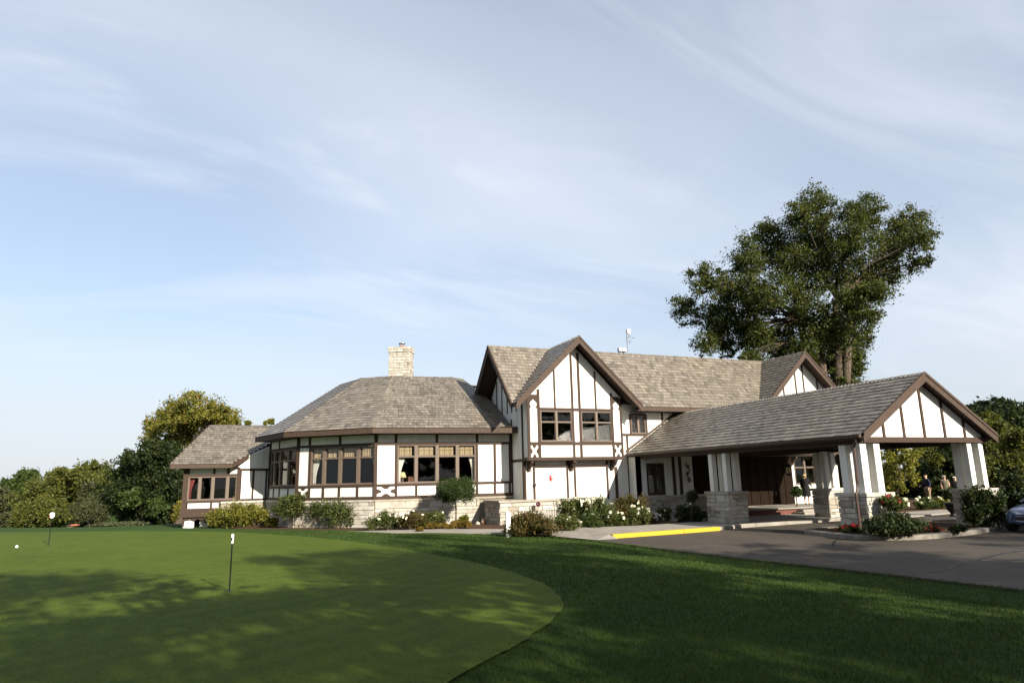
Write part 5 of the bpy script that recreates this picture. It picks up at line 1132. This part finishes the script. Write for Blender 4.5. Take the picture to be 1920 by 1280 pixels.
def shade(W, pxa, pxb, z0, z1, label):
    xa, xb = W.X(pxa, 845), W.X(pxb, 845); m = MB(); n = 24; v = []; f = []
    for i in range(n+1):
        x = (xb-xa)*i/n; o = 0.012*math.sin(i*1.7)
        v += [(x, o, 0), (x, o, z1-z0)]
    f = [(2*i, 2*i+2, 2*i+3, 2*i+1) for i in range(n)]; m.add(v, f)
    rot = Matrix((W.d, -W.n, Vector((0, 0, 1)))).transposed().to_4x4(); o = m.build('window_shade', M_plaid, None, False, Matrix.Translation(W.P(xa, z0, -0.13)) @ rot)
    so = o.modifiers.new('solid', 'SOLIDIFY'); so.thickness = 0.008
    tag(o, label, 'window shade', 'plaid shades in the dining windows')
for (a, b), w_ in zip(((748, 773), (785, 813), (824, 851), (862, 888)), ('right above', 'second from', 'third from', 'farthest from')): shade(WC, a, b, 3.26, 3.70, 'tan plaid shade in the wide dining window, the one %s the table lamp' % w_)
for (a, b), w_ in zip(((586, 602), (612, 632), (642, 666), (676, 702)), ('first', 'second', 'third', 'fourth')): shade(WB, a, b, 3.26, 3.70, 'tan plaid shade in the angled dining window, %s counted from the far wing' % w_)
# lamp on a side table
lx = WC.X(757.5); tb = thing('side_table', 'small polished wooden table inside the dining window', 'table', tuple(WC.P(lx+.15, 1.2, -0.6)))
m = MB(); WC.hexa(m, lx-.3, lx+.75, 1.94, 1.99, -0.85, -0.3); m.build('table_top', M_wood, tb)
for a in (lx-.26, lx+.7):
    for o in (-.8, -.36): m = MB(); WC.hexa(m, a-.02, a+.02, 1.2, 1.94, o-.02, o+.02); m.build('leg', M_wood, tb)
lc = WC.P(lx, 1.99, -0.5); lm = thing('table_lamp', 'table lamp with pale yellow cone shade in the dining window', 'lamp', tuple(lc))
m = MB(); m.lathe([(0.09, 0), (0.09, 0.02), (0.03, 0.04), (0.06, 0.10), (0.065, 0.16), (0.02, 0.24), (0.012, 0.34)], lc, 14); m.build('lamp_base', M_wood, lm, True)
m = MB(); m.lathe([(0.20, 0.26), (0.10, 0.52), (0.095, 0.52), (0.195, 0.26)], lc, 20); m.build('lamp_shade', M_lampshade, lm, True)
cc2 = WC.P(lx+0.42, 1.99, -0.5); ch_ = thing('dining_chair', 'reddish wooden chair back beside the table lamp', 'chair', (cc2.x, cc2.y+.3, 1.2))
m = MB(); q = [WC.P(lx+.25, 1.2, -1.0), WC.P(lx+.65, 1.2, -1.0)]
m.prism([WC.P(x_, z_, -1.0) for x_, z_ in ((lx+.25, 1.7), (lx+.65, 1.7), (lx+.66, 2.2), (lx+.55, 2.3), (lx+.35, 2.3), (lx+.24, 2.2))], WC.n*0.04); m.build('backrest', M_wood, ch_)
m = MB(); WC.hexa(m, lx+.22, lx+.68, 1.63, 1.69, -1.45, -1.0); m.build('seat', M_wood, ch_)
for a in (lx+.25, lx+.64):
    for o in (-1.42, -1.03): m = MB(); WC.hexa(m, a-.018, a+.018, 1.2, 1.63, o-.018, o+.018); m.build('leg', M_wood, ch_)

# ------------------------------------------------------------------ people
def skin_obj(name, joints, edges, mat, parent, sub=2):
    names = list(joints); me = bpy.data.meshes.new(name); me.from_pydata([joints[k][0] for k in names], [(names.index(a), names.index(b)) for a, b in edges], [])
    me.materials.append(mat); o = bpy.data.objects.new(name, me); link(o, parent, parent and WM[parent.name])
    o.modifiers.new('skin', 'SKIN'); lay = me.skin_vertices[0].data
    for i, k in enumerate(names): lay[i].radius = joints[k][1]; lay[i].use_root = (i == 0)
    s_ = o.modifiers.new('sub', 'SUBSURF'); s_.levels = sub; s_.render_levels = sub; o.modifiers['skin'].use_smooth_shade = True; return o
def person(label, loc, yaw, h, outfit, hair, pose=0.0):
    k = h/1.72; root = bpy.data.objects.new('person', None); link(root, None, Matrix.Translation(loc) @ Matrix.Rotation(yaw, 4, 'Z')); tag(root, label, 'person')
    S = lambda *p: tuple(a*k for a in p)
    J = {'pel': (S(0, 0, .94), S(.15, .10)), 'sp': (S(0, 0, 1.12), S(.125, .09)), 'ch': (S(0, .0, 1.30), S(.16, .105)), 'nk': (S(0, .01, 1.46), S(.055, .055)), 'nk2': (S(0, .02, 1.53), S(.05, .052)), 'hd': (S(0, .035, 1.60), S(.072, .085)), 'top': (S(0, .025, 1.67), S(.06, .07))}
    Ed = [('pel', 'sp'), ('sp', 'ch'), ('ch', 'nk'), ('nk', 'nk2'), ('nk2', 'hd'), ('hd', 'top')]
    for s_, n_ in ((-1, 'l'), (1, 'r')):
        fwd_ = 0.16 if pose and s_ > 0 else 0.02
        J.update({'sh'+n_: (S(.17*s_, 0, 1.40), S(.055, .055)), 'el'+n_: (S(.235*s_, -.02+fwd_*.2, 1.13), S(.040, .040)), 'wr'+n_: (S(.235*s_, .06+fwd_*1.1, .92+fwd_), S(.028, .03)), 'ha'+n_: (S(.232*s_, .10+fwd_*1.3, .83+fwd_*1.2), S(.024, .04)), 'fi'+n_: (S(.226*s_, .13+fwd_*1.4, .76+fwd_*1.2), S(.012, .026)),
                  'hp'+n_: (S(.095*s_, 0, .86), S(.095, .095)), 'kn'+n_: (S(.10*s_, .02, .48), S(.058, .06)), 'an'+n_: (S(.10*s_, -.02, .09), S(.036, .04)), 'to'+n_: (S(.11*s_, .13, .035), S(.04, .03))})
        Ed += [('ch', 'sh'+n_), ('sh'+n_, 'el'+n_), ('el'+n_, 'wr'+n_), ('wr'+n_, 'ha'+n_), ('ha'+n_, 'fi'+n_), ('pel', 'hp'+n_), ('hp'+n_, 'kn'+n_), ('kn'+n_, 'an'+n_), ('an'+n_, 'to'+n_)]
    skin_obj('body', J, Ed, M_skin, root)
    def sub_(keys, grow, mat, name, ed=None):
        jj = {q: (J[q][0], tuple(a+grow*k for a in J[q][1])) for q in keys}; skin_obj(name, jj, [e for e in Ed if e[0] in keys and e[1] in keys], mat, root)
    def lat(prof, mat, name):
        m = MB(); b = 18
        for z, rx, ry in prof:
            for i in range(b): a = 2*math.pi*i/b; m.v.append((rx*k*math.cos(a)*(1+.04*math.sin(5*a+z*9)), ry*k*math.sin(a), z*k))
        for i in range(len(prof)-1):
            for j in range(b): m.f.append((i*b+j, i*b+(j+1) % b, (i+1)*b+(j+1) % b, (i+1)*b+j)); m.m.append(0)
        m.build(name, mat, root, True, WM[root.name])
    if 'jacket' in outfit: sub_(['pel', 'sp', 'ch', 'nk', 'shl', 'ell', 'wrl', 'shr', 'elr', 'wrr'], 0.022, outfit['jacket'], 'jacket')
    if 'trousers' in outfit: sub_(['pel', 'hpl', 'knl', 'anl', 'hpr', 'knr', 'anr'], 0.02, outfit['trousers'], 'trousers')
    if 'dress' in outfit: lat([(.46, .25, .20), (.62, .24, .19), (.86, .225, .185), (.96, .215, .175), (1.1, .18, .15), (1.28, .205, .165), (1.38, .20, .14), (1.44, .10, .085)], outfit['dress'], 'dress')
    if 'shoes' in outfit:
        for s_, n_ in ((-1, 'l'), (1, 'r')): skin_obj('shoe', {q+n_: (J[q+n_][0], tuple(a+.008 for a in J[q+n_][1])) for q in ('an', 'to')}, [('an'+n_, 'to'+n_)], outfit['shoes'], root)
    skin_obj('hair', {'a': (S(0, .0, 1.60), S(.085, .085)), 'b': (S(0, .015, 1.675), S(.088, .092)), 'c': (S(0, -.03, hair[1]), S(.07, .06))}, [('a', 'b'), ('a', 'c')], hair[0], root)
    m = MB(); f_ = lambda x, y, z: S(x, y, z)
    m.tube([f_(0, .108, 1.615), f_(0, .135, 1.585), f_(0, .115, 1.575)], [.008*k, .014*k, .010*k], 6); m.build('nose', M_skin, root, True, WM[root.name])
    for s_ in (-1, 1): m = MB(); m.lathe([(.004*k, -.01*k), (.011*k, 0), (.004*k, .01*k)], f_(.030*s_, .112, 1.618), 8); m.build('eye', M_black, root, True, WM[root.name])
    return root
M_navy = simple('navy_wool', (0.018, 0.022, 0.045), 0.9, 0.15, 12); M_khaki = simple('khaki_cloth', (0.30, 0.22, 0.14), 0.9, 0.1, 10); M_blackcloth = simple('black_cloth', (0.012, 0.012, 0.013), 0.9, 0.2, 10)
def _pattern():
    m = NM('patterned_dress_cloth'); f = m.noise(16, 3, 0.6, dist=1.0); return m.pbr(m.ramp(f, [(0.42, (0.035, 0.035, 0.02)), (0.50, (0.17, 0.145, 0.09)), (0.58, (0.06, 0.058, 0.032))]), 0.9)
M_dress = _pattern(); H_grey = simple('grey_hair', (0.42, 0.40, 0.37), 0.8, 0.1, 30); H_brown = simple('brown_hair', (0.10, 0.06, 0.035), 0.7, 0.2, 30); H_white = simple('white_hair', (0.66, 0.62, 0.54), 0.8, 0.08, 30); H_blond = simple('blond_hair', (0.45, 0.30, 0.13), 0.7, 0.15, 30)
q = on_z(1514, 946, 0.42); q = Vector((q.x, q.y, 0.42))
person('person in black coat dress standing on the entrance landing', q, R(-60), 58*((q-EYE).dot(CF))/FPX, {'dress': M_blackcloth, 'jacket': M_blackcloth, 'shoes': M_blackcloth}, (H_blond, 1.56), 1.0)
def stand(px, dep, z=0.0): c = at_depth(px, 900, dep); return Vector((c.x, c.y, z))
person('person in navy jacket and khaki trousers among the roses', stand(1737, 41.5), R(70), 1.80, {'jacket': M_navy, 'trousers': M_khaki, 'shoes': M_blackcloth}, (H_brown, 1.62), 1.0)
person('person in olive patterned dress with grey hair beside the portico pier', stand(1771, 41.0), R(150), 1.72, {'dress': M_dress, 'shoes': M_blackcloth}, (H_grey, 1.58))
person('person in black clothes with white hair close to the right front pier', stand(1791, 36.5), R(120), 1.68, {'jacket': M_blackcloth, 'trousers': M_blackcloth, 'shoes': M_blackcloth}, (H_white, 1.60))

# ------------------------------------------------------------------ planters on the island
def urn(label, c, s, mat):
    root = thing('urn_planter', label, 'planter', c); m = MB(); m.lathe([(0.16*s, 0), (0.20*s, 0.04*s), (0.12*s, 0.10*s), (0.12*s, 0.16*s), (0.26*s, 0.34*s), (0.33*s, 0.58*s), (0.36*s, 0.60*s), (0.36*s, 0.66*s), (0.30*s, 0.66*s), (0.29*s, 0.6*s)], c, 18); m.build('urn_bowl', mat, root, True)
    m = MB(); m.lathe([(0.05*s, 0.58*s), (0.28*s, 0.6*s)], c, 14); m.build('soil', M_mulch, root); return root
uc = (19.12, 15.38, 0.11); urn('stone urn with red geraniums at the near portico pier', uc, 0.95, M_mortar)
def potplant(label, c, r, h, n, leaf, mat, fl, seed):
    root = thing('potted_plant', label, 'potted plant', c); bl = [((c[0]+r*.5*math.cos(a), c[1]+r*.5*math.sin(a), c[2]+h*.45), (r*.6, r*.6, h*.45)) for a in (0.3, 2.0, 3.7, 5.3)]
    P, CL = clump_points(bl, n, seed, 12, 0.3, 0.3, floor=c[2]); link(bpy.data.objects.new('foliage', leaf_mesh('foliage', P, leaf, mat, seed=seed)), root)
    m = MB()
    for b_ in bl: m.tube([(c[0], c[1], c[2]-.03), b_[0]], 0.012, 5)
    m.build('stems', M_bark, root)
    if fl:
        g = random.Random(seed); pts = []
        for _ in range(fl[1]):
            b_ = g.choice(bl); a = g.uniform(0, 6.283); e = g.uniform(0, 1.2); pts += [(b_[0][0]+r*.6*math.cos(a)*math.cos(e)+g.gauss(0, .02), b_[0][1]+r*.6*math.sin(a)*math.cos(e)+g.gauss(0, .02), b_[0][2]+h*.45*math.sin(e)+g.gauss(0, .02)) for _ in range(1)]*1
        pts = np.repeat(np.array(pts), 6, 0)+np.random.default_rng(seed).normal(size=(len(pts)*6, 3))*.025
        o = link(bpy.data.objects.new('blossoms', leaf_mesh('blossoms', pts, .08, fl[0], seed=seed, aspect=.9)), root); o['kind'] = 'stuff'
potplant('red geraniums growing from the stone urn', (uc[0], uc[1], uc[2]+.62), .38, .66, 1900, .09, L_shrub, (P_red, 12), 71)
uc2 = at_depth(1790, 980, 29.5); uc2 = (uc2.x, uc2.y, 0.0); urn('dark urn beside the right front pier', uc2, 0.9, M_black)
potplant('dark leafy plant growing from the dark urn', (uc2[0], uc2[1], uc2[2]+.58), .33, .85, 1100, .10, L_dark, None, 72)

# ------------------------------------------------------------------ blue car entering at the right
def car(label, nose, yaw):
    root = bpy.data.objects.new('car', None); mw = Matrix.Translation(nose) @ Matrix.Rotation(yaw, 4, 'Z'); link(root, None, mw); tag(root, label, 'car')
    # x runs from the nose to the tail
    st = [(0.0, .36, .34, .58), (.06, .56, .27, .66), (.22, .70, .22, .735), (.5, .80, .2, .80), (.95, .87, .2, .865), (1.45, .90, .2, .93), (1.7, .905, .2, .955), (2.6, .915, .2, .97), (3.5, .91, .2, .99), (4.1, .88, .22, .98), (4.45, .80, .28, .93), (4.62, .68, .36, .84)]
    m = MB(); n = 14
    for x, w, z0, z1 in st:
        for k in range(n):
            a = 2*math.pi*k/n; ca, sa = math.cos(a), math.sin(a); ex = .45
            y = w*math.copysign(abs(ca)**ex, ca); z = (z0+z1)/2+(z1-z0)/2*math.copysign(abs(sa)**(.55 if sa > 0 else .35), sa)
            m.v.append((x, y*(1-.10*max(0, sa)), z))
    for i in range(len(st)-1):
        for k in range(n): m.f.append((i*n+k, i*n+(k+1) % n, (i+1)*n+(k+1) % n, (i+1)*n+k)); m.m.append(0)
    m.f += [tuple(range(n)), tuple((len(st)-1)*n+k for k in range(n-1, -1, -1))]; m.m += [0, 0]
    b = m.build('body', M_carpaint, root, True, mw); s_ = b.modifiers.new('sub', 'SUBSURF'); s_.levels = 2; s_.render_levels = 2
    m = MB(); cab = [(1.55, .80, .93, .96), (2.1, .70, .95, 1.27), (2.55, .65, .96, 1.38), (3.1, .64, .97, 1.37), (3.6, .67, .97, 1.22), (4.15, .74, .96, 1.0)]
    for x, w, z0, z1 in cab:
        for y, z in ((-w-.08, z0), (-w, z1-.06), (-w+.12, z1), (w-.12, z1), (w, z1-.06), (w+.08, z0)): m.v.append((x, y, z))
    for i in range(len(cab)-1):
        for k in range(5): m.f.append((i*6+k, i*6+k+1, (i+1)*6+k+1, (i+1)*6+k)); m.m.append(1 if k == 2 and 1 <= i <= 3 else 0)
    m.build('cabin_glass', [M_carglass, M_carpaint], root, True, mw)
    for y in (-.82, .82):
        for x in (.82, 3.65):
            c = (x, y, .32); w_ = MB()
            for r0, r1, q, mi in ((.0, .33, .10, 0),):
                w_.v = []; pr = [(.20, -.10), (.31, -.10), (.33, -.06), (.33, .06), (.31, .10), (.20, .10)]
                for rr, oo in pr:
                    for k in range(20): a = 2*math.pi*k/20; w_.v.append((x+rr*math.cos(a), y+oo, .32+rr*math.sin(a)))
                for i in range(len(pr)-1):
                    for k in range(20): w_.f.append((i*20+k, i*20+(k+1) % 20, (i+1)*20+(k+1) % 20, (i+1)*20+k)); w_.m.append(0)
            wh = w_.build('wheel', M_tyre, root, True, mw); w_ = MB(); so = .09*(1 if y > 0 else -1)
            for k in range(10):
                a = 2*math.pi*k/10; w_.tube([(x, y+so, .32), (x+.21*math.cos(a), y+so, .32+.21*math.sin(a))], .022, 5)
            w_.build('rim', M_chrome, wh, False, mw)
        e = MB(); e.lathe([(.01, -.05), (.10, -.03), (.115, 0), (.10, .03), (.01, .05)], (0, 0, 0), 14)
        sc_ = mw @ Matrix.Translation((.20, y*.66, .60)) @ Matrix.Rotation(R(-58), 4, 'Y') @ Matrix.Diagonal((.8, 1.25, 1, 1)); e.build('headlight', M_chrome, root, True, sc_)
    m = MB(); m.hexa([(-.012, -.30, .40), (-.012, .30, .40), (.08, .36, .40), (.08, -.36, .40), (-.004, -.27, .50), (-.004, .27, .50), (.08, .34, .50), (.08, -.34, .50)]); m.build('grille', M_black, root, False, mw)
nz = on_z(1926, 1000, 0.0); car('dark blue car with rounded nose arriving beside the kerbed island', Vector((nz.x, nz.y, 0)), R(4))
